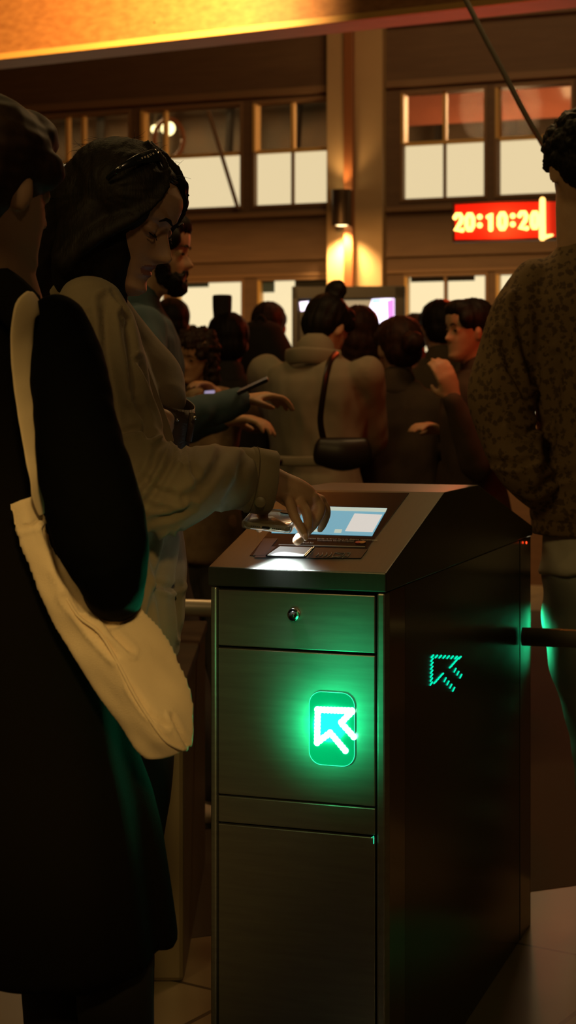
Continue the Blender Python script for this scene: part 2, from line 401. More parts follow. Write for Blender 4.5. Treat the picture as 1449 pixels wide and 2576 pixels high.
# the hall behind the upper windows
BK = VPlane(14.5, R_(20))
bm = bmesh.new(); BK.box(bm, -8, 8, 0, 5.2, -.1, 0); struct(mk('wall_far', bm, mat('far_wall_paint', (.20, .13, .075), .8, var=(.10, .09, .07), scale=1.6, mix=.3), shade=False))
bm = bmesh.new()
for i in range(12):
    u = -4.2+i*.62; tube(bm, [BK.pt(u, 2.5, .3), BK.pt(u+.14, 5.0, .3)], [.04, .04], 6, cap=False)
mk_o = mk('roof_truss', bm, 'charcoal', shade=False); struct(mk_o); mk_o.name = 'trim_9'
bm = bmesh.new()
for i in range(3): BK.box(bm, -6, 6, 3.15+i*.55, 3.27+i*.55, .35, .5)
struct(mk('trim_10', bm, 'wood_dark', shade=False))
# red awning seen through the right upper windows
u0, z1 = BK.at(1015, 150); u1, _ = BK.at(1449, 150); _, z0 = BK.at(1200, 345)
bm = bmesh.new()
prism(bm, [BK.pt(u0, z0-.05, 1.0), BK.pt(u1+.6, z0-.05, 1.0), BK.pt(u1+.6, z1, .6), BK.pt(u0, z1, .6)], BK.n*.03)
tag(mk('awning', bm, mat('faded_red_canvas', (.34, .10, .05), .8, var=(.22, .07, .04), scale=2), shade=False), 'faded red awning seen through the upper windows on the right', 'awning')
# two round bulbs and hoop seen through window_3
for (x, y, r) in ((390, 325, .032), (423, 323, .055)):
    bm = bmesh.new(); c = P(x, y, 12.9); ell(bm, c, r); t = thing('globe_lamp', 'smaller round glowing bulb behind the upper left window' if x < 400 else 'larger round glowing bulb behind the upper left window, over the woman\'s sunglasses', 'lamp', c+V((0, 0, .1)), 0, 'glowing bulbs behind the upper left window')
    mk('bulb', bm, 'bulb_white', t); bm = bmesh.new(); cyl(bm, c+V((0, 0, r*.8)), c+V((0, 0, .9)), .008, 8); mk('hanging_rod', bm, 'lamp', t)
bm = bmesh.new(); cc = P(425, 350, 12.7)
tube(bm, [cc+V((.11*cos(a), 0, .15*sin(a))) for a in [i*2*pi/24 for i in range(25)]], [.018]*25, 8, cap=False)
tag(mk('hoop', bm, 'pipe'), 'reddish hoop hanging around the two bulbs behind the upper left window', 'hoop')

# beam
zb = HC+860/F*8.6
A = P(0, 150, 8.6); B = V(((1449-CX)/F*7.25, 7.25, zb)); A.z = zb
d = (B-A).normalized(); A2 = A-d*3; B2 = B+d*3; nb = V((d.y, -d.x, 0)); nb = nb if nb.y < 0 else -nb
bm = bmesh.new(); prism(bm, [A2, B2, B2+V((0, 0, .75)), A2+V((0, 0, .75))], -nb*.22)
bo = mk('roof_beam', bm, 'wood', shade=False, bev=.012); tag(bo, 'long honey-coloured timber beam crossing under the ceiling, lit by a lamp', 'beam')
bm = bmesh.new()
for i in range(46):
    q = A2.lerp(B2, random.random())+V((0, 0, random.uniform(.06, .6)))+nb*.0
    cyl(bm, q-nb*.002, q+nb*.003, random.uniform(.004, .009), 8)
mk('nail_hole', bm, 'leather_dark', bo, shade=False)['kind'] = 'stuff'
bm = bmesh.new(); prism(bm, [A2+nb*.006, B2+nb*.006, B2+nb*.006+V((0, 0, .03)), A2+nb*.006+V((0, 0, .03))], -nb*.006); mk('edge_moulding', bm, 'frame_gold', bo, shade=False)

# cable upper right
bm = bmesh.new(); pts = [P(900, -900, 5.0), P(1085, -200, 5.0), P(1140, -60, 5.0), P(1172, 0, 5.0), P(1215, 85, 5.0), P(1268, 185, 5.0), P(1320, 285, 5.0), P(1358, 350, 5.0), P(1400, 425, 5.0), P(1500, 600, 5.0), P(1590, 800, 5.0), V((P(1640, 0, 5.0).x, 5.0, .6)), V((P(1650, 0, 5.0).x, 5.0, .0))]
stube(bm, pts, [.0085]*13, 8); tag(mk('steel_cable', bm, 'cable'), 'thin grey cable running down diagonally behind the curly-haired head', 'cable')

# sconce
def sconce():
    c = WL.pt(ux(883), 0, .20); zt = WL.at(883, 487)[1]; zb2 = WL.at(883, 576)[1]; r = .066
    t = thing('wall_lamp', 'cylindrical bronze up-and-down lamp fixed on the cream pillar', 'lamp', c+V((0, 0, zb2)))
    bm = bmesh.new(); n = 28
    prof = [(r*.82, zb2+.03), (r, zb2), (r*1.03, zb2+.006), (r, zb2+.02), (r, zt-.02), (r*1.03, zt-.006), (r, zt), (r*.82, zt-.03)]
    rings_to_bm(bm, [[c+V((a*cos(2*pi*k/n), a*sin(2*pi*k/n), z)) for k in range(n)] for a, z in prof], closed=True); mk('shade', bm, 'lamp', t)
    for z, nm in ((zt-.026, 'bulb'), (zb2+.026, 'bulb')):
        bm = bmesh.new(); ell(bm, c+V((0, 0, z+(.012 if z > zb2+.1 else -.012))), (r*.75, r*.75, .014)); mk(nm, bm, 'bulb', t)
    bm = bmesh.new(); WL.box(bm, ux(883)-.02, ux(883)+.02, (zt+zb2)/2-.04, (zt+zb2)/2+.04, .14, .20); mk('bracket', bm, 'lamp', t)
    return c, zt, zb2
sc_c, sc_t, sc_b = sconce()

# television
TV = VPlane(9.7, R_(8))
def tvb(bm, x0, x1, y0, y1, d0, d1):
    u0, z1 = TV.at(x0, y0); u1, _ = TV.at(x1, y0); xm = (x0+x1)/2; z1 = TV.at(xm, y0)[1]; z0 = TV.at(xm, y1)[1]; TV.box(bm, u0, u1, z0, z1, d0, d1)
u0, z1 = TV.at(877, 722)
t = thing('television', 'wide black-framed television screen on a stand behind the crowd', 'television', TV.pt(u0, 0))
bm = bmesh.new(); tvb(bm, 736, 1019, 721, 752, -.05, .03); tvb(bm, 736, 1019, 905, 925, -.05, .03); tvb(bm, 736, 752, 721, 925, -.05, .03); tvb(bm, 994, 1019, 721, 925, -.05, .03); tvb(bm, 740, 1015, 725, 920, -.06, -.045)
mk('frame', bm, 'tv_frame', t, shade=False, bev=.004)
bm = bmesh.new(); tvb(bm, 752, 994, 752, 905, -.045, 0); so = mk('screen', bm, 'tv_frame', t, shade=False)
bm = bmesh.new(); tvb(bm, 842, 945, 755, 900, 0, .003); mk('picture', bm, 'tv_cream', so, shade=False)
def tvpoly(pts, m_, d=.004):
    bm = bmesh.new(); prism(bm, [TV.pt(*TV.at(*p), d) for p in pts], TV.n*.002); mk('picture', bm, m_, so, shade=False)
tvpoly([(936, 753), (992, 750), (992, 806), (985, 850), (930, 850), (921, 800)], 'tv_white')
tvpoly([(974, 757), (991, 752), (991, 802), (976, 804)], 'tv_pink', .007); tvpoly([(937, 755), (960, 754), (958, 760), (935, 762)], 'tv_blue', .007); tvpoly([(922, 790), (930, 775), (934, 850), (926, 850)], 'tv_blue', .007)
tvpoly([(754, 760), (776, 758), (779, 780), (757, 783)], 'tv_white'); tvpoly([(776, 758), (790, 757), (790, 770), (779, 776)], 'tv_blue')
bm = bmesh.new(); zz = TV.at(877, 924)[1]; c = TV.pt(u0, 0, -.02); cyl(bm, c, c+V((0, 0, zz)), .04); cyl(bm, c, c+V((0, 0, .03)), .3, 28); mk('stand', bm, 'tv_frame', t)

# digital clock
CK = VPlane(8.4, R_(16))
cu, cz = CK.at(1250, 558)
t = thing('digital_clock', 'red digital clock hanging on the wall, reading 20:10:20', 'clock', CK.pt(cu, cz))
def ckb(bm, x0, x1, y0, y1, d0, d1):
    u0 = CK.at(x0, 560)[0]; u1 = CK.at(x1, 560)[0]; z1 = CK.at(1250, y0)[1]; z0 = CK.at(1250, y1)[1]; CK.box(bm, u0, u1, z0, z1, d0, d1)
bm = bmesh.new(); ckb(bm, 1138, 1430, 505, 606, -.06, 0); mk('housing', bm, 'tv_frame', t, shade=False, bev=.004)
bm = bmesh.new(); ckb(bm, 1145, 1425, 512, 600, 0, .004); mk('display_window', bm, 'clock_case', t, shade=False)
def stroke(poly, name='digit', m_='clock_digit', r=.0115):
    bm = bmesh.new()
    for pl in poly: tube(bm, pl, [r]*len(pl), 8)
    return mk(name, bm, m_, t)
GL = {'2': [[(0, .82), (.25, 1), (.7, 1), (.95, .78), (.8, .5), (.1, .02), (1, 0)]], '0': [[(.1, .25), (.1, .75), (.4, 1), (.65, 1), (.95, .75), (.95, .25), (.65, 0), (.4, 0), (.1, .25)]], '1': [[(.2, .8), (.6, 1), (.6, 0)]]}
z0c = CK.at(1250, 577)[1]; z1c = CK.at(1250, 538)[1]; hgt = z1c-z0c
for ch, xa, xb in (('2', 1146, 1164), ('0', 1173, 1192), ('1', 1226, 1242), ('0', 1255, 1274), ('2', 1308, 1326), ('0', 1338, 1354)):
    ua = CK.at(xa, 560)[0]; ub = CK.at(xb, 560)[0]
    stroke([[CK.pt(ua+(ub-ua)*px, z0c+hgt*pz, .014) for px, pz in g] for g in GL[ch]])
for x in (1208, 1291):
    ua = CK.at(x, 560)[0]
    for q in (.28, .82):
        bm = bmesh.new(); ell(bm, CK.pt(ua, z0c+hgt*q, .014), .0135); mk('colon_dot', bm, 'clock_digit', t)
bm = bmesh.new(); a = CK.pt(*CK.at(1368, 506), .05); b = CK.pt(*CK.at(1368, 600), .05); c = CK.pt(*CK.at(1392, 594), .05)
tube(bm, [a, b], [.014, .016], 10); tube(bm, [b, c], [.013, .006], 10); mk('side_light_bar', bm, 'bar_light', t)

# ------------------------------------------------------------------ turnstile
ANG = R_(19.3); TW, TL_ = .3016, 1.205
TR = V((cos(ANG), -sin(ANG), 0)); TV_ = V((sin(ANG), cos(ANG), 0))
T0 = V((.1555, 2.66, 0))-TR*TW
TM = Matrix.Translation(T0) @ Matrix.Rotation(-ANG, 4, 'Z'); TI = TM.inverted()
ZC, ZL, ZA, T1, T2 = .886, .917, 1.026, .38, .658
def isect(x, y, p, n):                              # pixel ray with a turnstile-local plane -> local point
    o_ = TI @ V((0, 0, HC)); d_ = TI.to_3x3() @ V(((x-CX)/F, 1, -(y-HY)/F)); p = V(p); n = V(n)
    return o_+d_*((p-o_).dot(n)/d_.dot(n))
def fr(x, y): q = isect(x, y, (0, 0, 0), (0, 1, 0)); return q.x, q.z
turn = thing('turnstile', 'stainless steel ticket gate cabinet with lit screen and green arrow', 'turnstile', T0, -ANG)
WORLD_PARENT[0] = False
SLN = V((0, -(ZA-ZL), T1)).normalized()
def sl(x, y, h=0): q = isect(x, y, V((0, 0, ZL))+SLN*h, SLN); return q
e = .012
# carcass (slightly behind the doors)
bm = bmesh.new(); bx(bm, e, TW-e, .016, TL_-.01, .0, ZC); mk('carcass', bm, 'gap', turn, shade=False)
bm = bmesh.new(); bx(bm, TW-.014, TW-.002, .03, .125, .0, ZC-.002); mk('side_strip', bm, 'steel_dark', turn, shade=False, bev=.001)
bm = bmesh.new(); bx(bm, TW-.014, TW-.003, .128, 1.085, .0, ZC-.002); sp = mk('side_panel', bm, 'side_panel', turn, shade=False, bev=.001)
bm = bmesh.new(); bx(bm, TW-.014, TW-.002, 1.088, TL_, .0, ZC-.002); mk('side_strip', bm, 'steel_dark', turn, shade=False, bev=.001)
bm = bmesh.new(); bx(bm, .002, .014, .02, TL_, .0, ZC-.002); mk('side_panel', bm, 'steel_dark', turn, shade=False, bev=.001)
bm = bmesh.new(); bx(bm, .002, TW-.002, TL_-.01, TL_, .0, ZC-.002); mk('rear_panel', bm, 'steel_dark', turn, shade=False)
# corner posts on the front
xl, _ = fr(546, 1700); xr, _ = fr(941, 1700)
bm = bmesh.new(); bx(bm, 0.001, xl-.001, .0, .03, 0, ZC-.002); mk('corner_post', bm, 'steel', turn, shade=False, bev=.003)
bm = bmesh.new(); bx(bm, xr+.0045, TW-.001, .0, .03, 0, ZC-.002); mk('corner_post', bm, 'steel', turn, shade=False, bev=.003)
def door(name, ya, yb):
    z1 = fr(740, ya)[1]; z0 = fr(740, yb)[1] if yb else .01
    bm = bmesh.new(); bx(bm, xl+.001, xr+.001, .003, .016, z0, z1); return mk(name, bm, 'steel', turn, shade=False, bev=.0018), z0, z1
ud, z0, z1 = door('upper_door', 1491, 1634)
md_, mz0, mz1 = door('middle_door', 1640, 2014)
door('narrow_panel', 2018, 2085); door('lower_door', 2090, None)
# lock
lx, lz = fr(740, 1546)
bm = bmesh.new(); cyl(bm, (lx, .003, lz), (lx, -.005, lz), .0105, 28); lk = mk('lock', bm, 'chrome', ud, bev=.001)
bm = bmesh.new(); cyl(bm, (lx, -.0052, lz), (lx, -.0075, lz), .0062, 20); mk('key_slot', bm, 'steel_dark', ud)
# seam tag with a green digit
x1_, z1_ = fr(942, 2112)
bm = bmesh.new(); tube(bm, [(x1_-.001, -.0012, z1_-.006), (x1_-.001, -.0012, z1_+.006), (x1_-.004, -.0012, z1_+.003)], [.0008]*3, 6); mk('green_mark', bm, 'led_rim', turn)
# arrow lens
ax0, az1 = fr(778, 1738); ax1, az0 = fr(892, 1930); rr = .021
def rrect(x0, x1, z0, z1, r, y, n=8):
    out = []
    for cx_, cz_, a0 in ((x1-r, z1-r, 0), (x0+r, z1-r, 90), (x0+r, z0+r, 180), (x1-r, z0+r, 270)):
        for k in range(n+1):
            a = R_(a0+90*k/n); out.append(V((cx_+r*cos(a), y, cz_+r*sin(a))))
    return out
bm = bmesh.new(); prism(bm, rrect(ax0, ax1, az0, az1, rr, .0), V((0, .004, 0))); ln = mk('arrow_lens', bm, 'led_lens', md_, shade=False)
bm = bmesh.new(); tube(bm, rrect(ax0, ax1, az0, az1, rr, -.0003)+[rrect(ax0, ax1, az0, az1, rr, -.0003)[0]], [.0007]*37, 6, cap=False); mk('lens_rim', bm, 'led_rim', md_)
segs = [((799, 1785), (886, 1788)), ((800, 1785), (798, 1868)), ((798, 1868), (831, 1843)), ((886, 1790), (859, 1817)), ((838, 1851), (869, 1888)), ((862, 1822), (890, 1853))]
bm = bmesh.new(); cnt = 0
for (a, b) in segs:
    d_ = sqrt((a[0]-b[0])**2+(a[1]-b[1])**2); nn = max(2, int(d_/8.5))
    for k in range(nn+1):
        x, z = fr(a[0]+(b[0]-a[0])*k/nn, a[1]+(b[1]-a[1])*k/nn)
        ell(bm, (x, -.001, z), (.0056, .002, .0056), seg=10)
mk('arrow_lights', bm, 'led', md_)
# side arrow: mirrored green arrow imitated by glowing dashes on the polished panel
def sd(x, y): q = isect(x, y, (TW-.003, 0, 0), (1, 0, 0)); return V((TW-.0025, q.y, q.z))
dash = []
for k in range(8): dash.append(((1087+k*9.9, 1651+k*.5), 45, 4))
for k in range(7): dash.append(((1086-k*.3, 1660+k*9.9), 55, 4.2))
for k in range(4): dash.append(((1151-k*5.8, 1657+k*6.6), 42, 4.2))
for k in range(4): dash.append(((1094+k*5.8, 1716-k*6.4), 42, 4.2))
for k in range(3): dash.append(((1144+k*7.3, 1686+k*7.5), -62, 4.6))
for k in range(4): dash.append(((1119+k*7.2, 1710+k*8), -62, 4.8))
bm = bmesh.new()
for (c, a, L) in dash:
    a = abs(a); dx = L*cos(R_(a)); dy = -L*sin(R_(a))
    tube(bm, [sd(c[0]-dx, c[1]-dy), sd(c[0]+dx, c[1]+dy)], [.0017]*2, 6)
mk('arrow_reflection', bm, 'led_reflected', sp)
# sensor holes column on side
# cap: sloping hood
def capsec(i, dz=0): return [V((i, 0-e*.3, ZC)), V((i, -e*.3, ZL+dz)), V((i, T1, ZA+dz)), V((i, T2, ZA+dz)), V((i, TL_+.003, ZL-.01)), V((i, TL_+.003, ZC))]
bm = bmesh.new(); a = capsec(-.002); b = capsec(TW+.002); rings_to_bm(bm, [a, b]); mk('cap', bm, 'steel_cap', turn, shade=False, bev=.0022)
def sprism(name, pts, h0, h1, m_, par=turn, bev=0):
    bm = bmesh.new(); base = [sl(x, y, h0) for x, y in pts]; prism(bm, base, SLN*(h1-h0)); return mk(name, bm, m_, par, shade=False, bev=bev)
bez = sprism('reader_console', [(628, 1401), (908, 1407), (1029, 1243), (757, 1240)], -.001, .0016, 'plastic', bev=.0006)
sprism('side_gutter', [(636, 1399), (664, 1399), (699, 1356), (664, 1356)], .0012, .0024, 'plastic_grey', bez)
dsp = sprism('display', [(683, 1341), (936, 1349), (974, 1280), (735, 1273)], .0012, .0024, 'screen_blue', bez)
sprism('status_bar', [(734.5, 1273.2), (973.5, 1280), (969, 1289), (728, 1282)], .0018, .0028, 'screen_pale', dsp)
sprism('blank_card', [(868, 1337), (937, 1340), (962, 1296), (892, 1293)], .0018, .0029, 'screen_card', dsp)
sprism('caption_bar', [(780, 1338), (806, 1339), (809, 1333), (783, 1332)], .0018, .0029, 'screen_pale', dsp)
sprism('caption_bar', [(840, 1341), (858, 1341.5), (861, 1333), (843, 1332.5)], .0018, .0029, 'screen_pale', dsp)
sprism('lower_tray', [(640, 1403.5), (908, 1405), (925, 1383), (662, 1375)], .0012, .0022, 'plastic_grey', bez)
# reader pad
pd = [(672, 1399), (765, 1401), (787, 1380), (704, 1377)]
sprism('pad_surround', [(668, 1401), (769, 1403.5), (792, 1379), (700, 1375)], .0014, .005, 'plastic', bez, bev=.001)
pp = sprism('reader_pad', pd, .004, .0066, 'pad', bez, bev=.0012)
# printed text on the slope
def slm(x, y, size, ang=0, h=.0026):
    o_ = sl(x, y, h); X = V((1, 0, 0)); Z = SLN; Yv = Z.cross(X)
    m_ = Matrix((X, Yv, Z)).transposed().to_4x4()
    return Matrix.Translation(o_) @ m_
WORLD_PARENT[0] = False
def ltext(s, size, x, y, m_, par):
    c = bpy.data.curves.new('lettering', 'FONT'); c.body = s; c.size = size; c.extrude = .00015; c.resolution_u = 2
    t_ = bpy.data.objects.new('lettering', c); COL.objects.link(t_)
    dg = bpy.context.evaluated_depsgraph_get(); me = bpy.data.meshes.new_from_object(t_.evaluated_get(dg)); bpy.data.objects.remove(t_)
    me.transform(slm(x, y, size)); me.materials.clear(); me.materials.append(M[m_])
    o_ = bpy.data.objects.new('lettering', me); COL.objects.link(o_); o_.parent = par; return o_
ltext('Temassız Banka ve Kredi Kartı ile Ödeme Yapabilirsiniz', .0058, 764, 1354.5, 'print', bez)
ltext('Contactless Cards Accepted', .0056, 797, 1359.5, 'print', bez)
ltext('istanbul.kr', .0085, 738, 1365.5, 'print', bez)
for dx, m_ in ((-.0035, 'redprint'), (.0035, 'orange')):
    bm = bmesh.new(); c = sl(907, 1364.5, .0022)+V((dx, 0, 0)); cyl(bm, c, c+SLN*(.0009 if dx < 0 else .0012), .0055, 20); mk('card_logo', bm, m_, bez, shade=False)
# contactless waves
Xl = V((1, 0, 0)); Yl = SLN.cross(Xl)
for i, x in enumerate((797, 806, 815, 824)):
    c = sl(x-6, 1395, .0026); r = .0062+.0012*i
    bm = bmesh.new(); tube(bm, [c+Xl*(r*cos(a))+Yl*(r*1.6*sin(a)) for a in [R_(-42+14*k) for k in range(7)]], [.0007]*7, 6); mk('contactless_symbol', bm, 'print_grey', bez)
for pl in ([(835, 1402), (843, 1390), (868, 1391), (862, 1399)], [(843, 1390), (836, 1400), (852, 1402), (866, 1396)]):
    bm = bmesh.new(); tube(bm, [sl(x, y, .0026) for x, y in pl+[pl[0]]], [.0006]*5, 6); mk('card_symbol', bm, 'print_grey', bez)
bm = bmesh.new(); tube(bm, [sl(x, y, .0026) for x, y in [(861, 1404), (868, 1398), (874, 1401), (882, 1391), (873, 1390)]], [.0007]*5, 6); mk('hand_symbol', bm, 'print_grey', bez)
sprism('edge_line', [(700, 1371.5), (918, 1377), (919, 1375.5), (702, 1370)], .0016, .0024, 'print_grey', bez)
# small red light at the rear
q = isect(1322, 1365, (TW, 0, 0), (1, 0, 0)); bm = bmesh.new(); ell(bm, (TW+.002, q.y, q.z), (.0015, .003, .003)); mk('red_status_light', bm, 'red_led', turn)
WORLD_PARENT[0] = True

# rails
def rail(p, q, label):
    bm = bmesh.new(); tube(bm, [p, q], [.0205]*2, 24, cap=False); t = thing('guard_rail', label, 'rail', V(q)*1, 0, 'guard rails beside the turnstile')
    t.location = V((q.x, q.y, 0)); bpy.context.view_layer.update()
    mk('rail_tube', bm, 'rail', t); return t
q = TM @ V((TW+.002, 1.09, 0)); y0 = P(1295, 1601, q.y)
z_r = HC-(1601-HY)/F*q.y
a = V((q.x, q.y, z_r)); b = a+V((1.9, -.62, 0))
tR = rail(a, b, 'polished steel guard rail to the right of the turnstile')
bm = bmesh.new(); cyl(bm, V((b.x-.05, b.y+.016, 0)), V((b.x-.05, b.y+.016, z_r)), .02); mk('post', bm, 'rail', tR)
a2 = TM @ V((0, 1.12, 0)); a2.z = HC-(1547-HY)/F*a2.y; b2 = a2+V((-1.9, .55, 0))
tL = rail(a2, b2, 'steel guard rail seen between the khaki coat and the turnstile')
bm = bmesh.new(); cyl(bm, V((b2.x+.05, b2.y-.014, 0)), V((b2.x+.05, b2.y-.014, a2.z)), .02); mk('post', bm, 'rail', tL)
# pedestal at left
t = thing('barrier_pedestal', 'low brown steel gate pedestal behind the black coat', 'pedestal', P(400, 2480, 3.42)*1)
c = P(463, 2500, 3.42)
bm = bmesh.new(); bx(bm, c.x-.24, c.x, 3.42, 4.3, .0, .60, bev=.01); t.location = (c.x-.12, 3.86, 0); bpy.context.view_layer.update(); mk('cabinet', bm, mat('brown_steel', (.20, .15, .085), .45, .5), t, shade=False)
bm = bmesh.new(); bx(bm, c.x-.245, c.x+.005, 3.415, 4.305, .60, .625, bev=.004); mk('top_plate', bm, 'brownc', t, shade=False)

# ------------------------------------------------------------------ people
def interp(tab, z):
    if z <= tab[0][0]: return tab[0][1]
    for (a, va), (b, vb) in zip(tab[:-1], tab[1:]):
        if z <= b:
            t_ = (z-a)/(b-a); t_ = t_*t_*(3-2*t_) if len(tab) < 5 else t_; return va+(vb-va)*t_
    return tab[-1][1]
FT = [(-.115, .052), (-.108, .068), (-.095, .077), (-.08, .072), (-.06, .074), (-.04, .075), (-.02, .073), (0, .070), (.02, .079), (.035, .083), (.06, .082), (.08, .068), (.1, .042), (.111, .02), (.116, .002)]
BT = [(-.115, .02), (-.10, -.005), (-.08, -.03), (-.05, -.072), (-.02, -.095), (.03, -.108), (.06, -.104), (.085, -.083), (.103, -.05), (.112, -.022), (.116, -.002)]
WT = [(-.115, .018), (-.105, .03), (-.09, .042), (-.07, .052), (-.04, .061), (0, .069), (.04, .075), (.07, .069), (.09, .055), (.104, .035), (.112, .018), (.116, .002)]
NT = [(-.046, 0), (-.041, .010), (-.035, .024), (-.028, .0275), (-.02, .023), (-.008, .015), (.004, .0085), (.015, .004), (.025, 0)]
def head_shape(bm, mw, nose=1.0, nl=1.0, slope=0):
    rings = []; nz = 58; na = 72
    for i in range(nz+1):
        z = -.115+.231*i/nz
        Fz, Bz, Wz = interp(FT, z), interp(BT, z), interp(WT, z); Fz -= slope*max(0, min(1, (z-.05)/.03))*max(0, Fz); xm = (Fz+Bz)/2+.005
        if not (Bz < xm < Fz): xm = (Fz+Bz)/2
        ring = []
        for k in range(na):
            a = 2*pi*k/na
            # pack more samples towards the front
            a = a-.45*sin(a)
            c_, s_ = cos(a), sin(a)
            y = Wz*s_*(1 if c_ > 0 else 1); x = xm+((Fz-xm)*(abs(c_)**.85 if c_ > 0 else 0) if c_ > 0 else (xm-Bz)*c_)
            if c_ > 0:
                sg = .0085+.007*exp(-((z+.036*nl)/.012)**2)
                x += nose*interp(NT, z/nl if z < 0 else z)*exp(-(y/sg)**2)
                x += .0075*exp(-((z+.0555)/.0052)**2)*exp(-(y/.019)**2)+.0075*exp(-((z+.0690)/.006)**2)*exp(-(y/.017)**2)
                x -= .004*exp(-((z+.0622)/.0026)**2)*exp(-(y/.022)**2)
                x += .005*exp(-((z+.097)/.012)**2)*exp(-(y/.02)**2)
                for s2 in (-1, 1):
                    x -= .013*exp(-((y-s2*.031)/.016)**2-((z-.002)/.011)**2)
                    x += .0035*exp(-((y-s2*.03)/.02)**2-((z-.022)/.006)**2)
                    x += .004*exp(-((y-s2*.040)/.018)**2-((z+.028)/.018)**2)
            ring.append(mw @ V((x, y, z)))
        rings.append(ring)
    rings_to_bm(bm, rings)
    for s2 in (-1, 1):
        r_ = Matrix.Rotation(R_(-10), 3, 'Y')
        ell(bm, mw @ V((-.008, s2*.073, -.008)), tuple(v*mw.to_scale()[0] for v in (.017, .007, .030)), rot=(mw.to_quaternion().to_matrix() @ Matrix.Rotation(s2*R_(25), 3, 'Z')))
        ell(bm, mw @ V((.060, s2*.031, .001)), tuple(v*mw.to_scale()[0] for v in (.0135, .0155, .0105)), rot=mw.to_quaternion().to_matrix(), seg=14)
def headmat(c, yaw, pitch=0, roll=0, sc=1): 
    # local x forward, y left, z up; yaw 0 faces +X
    return Matrix.Translation(V(c)) @ Matrix.Rotation(yaw, 4, 'Z') @ Matrix.Rotation(pitch, 4, 'Y') @ Matrix.Rotation(roll, 4, 'X') @ Matrix.Scale(sc, 4)

def hand_shape(bm, w, d, n, side, sc=1.0, curl=(.5, .7, .5), spread=.05):
    """w wrist, d direction of the hand, n palm normal, side lateral sign towards the thumb"""
    w = V(w); d = V(d).normalized(); n = V(n); n = (n-d*n.dot(d)).normalized(); l = d.cross(n)*side
    stube(bm, [w-d*.02*sc, w+d*.02*sc, w+d*.055*sc, w+d*.088*sc], [(.019*sc, .024*sc), (.017*sc, .032*sc), (.015*sc, .040*sc), (.012*sc, .038*sc)], 14, up=n)
    L = [(.030, .040, .025, .019), (.010, .045, .028, .020), (-.011, .042, .026, .019), (-.030, .034, .020, .017)]
    for (off, a, b, c) in L:
        p = w+d*(.086-abs(off)*.12)*sc+l*off*sc; pts = [p-d*.02*sc, p]; ang = 0; dd = (d+l*off*spread*10).normalized()
        for q, cu_ in zip((a, b, c), curl):
            ang += cu_; dr = dd*cos(ang)+n*sin(ang); p = p+dr*q*sc; pts.append(p)
        r = .0088*sc; stube(bm, pts, [r*1.05, r*1.1, r, r*.9, r*.72], 10, k=3)
    p = w+d*.022*sc+l*.026*sc
    stube(bm, [w+d*.01*sc+l*.01*sc, p, p+(d*.6+l*.6+n*.4).normalized()*.036*sc, p+(d*.6+l*.5+n*.4).normalized()*.036*sc+(d*.9+l*.15+n*.5).normalized()*.028*sc], [.014*sc, .013*sc, .0105*sc, .008*sc], 10, k=3)

def ik(a, c, l1, l2, hint):
    a, c, hint = V(a), V(c), V(hint); d = c-a; L = min(d.length, (l1+l2)*.995); u = d.normalized()
    x = (l1*l1-l2*l2+L*L)/(2*L); h = sqrt(max(0, l1*l1-x*x)); v = hint-u*hint.dot(u)
    return a+u*x+v.normalized()*h, a+u*L

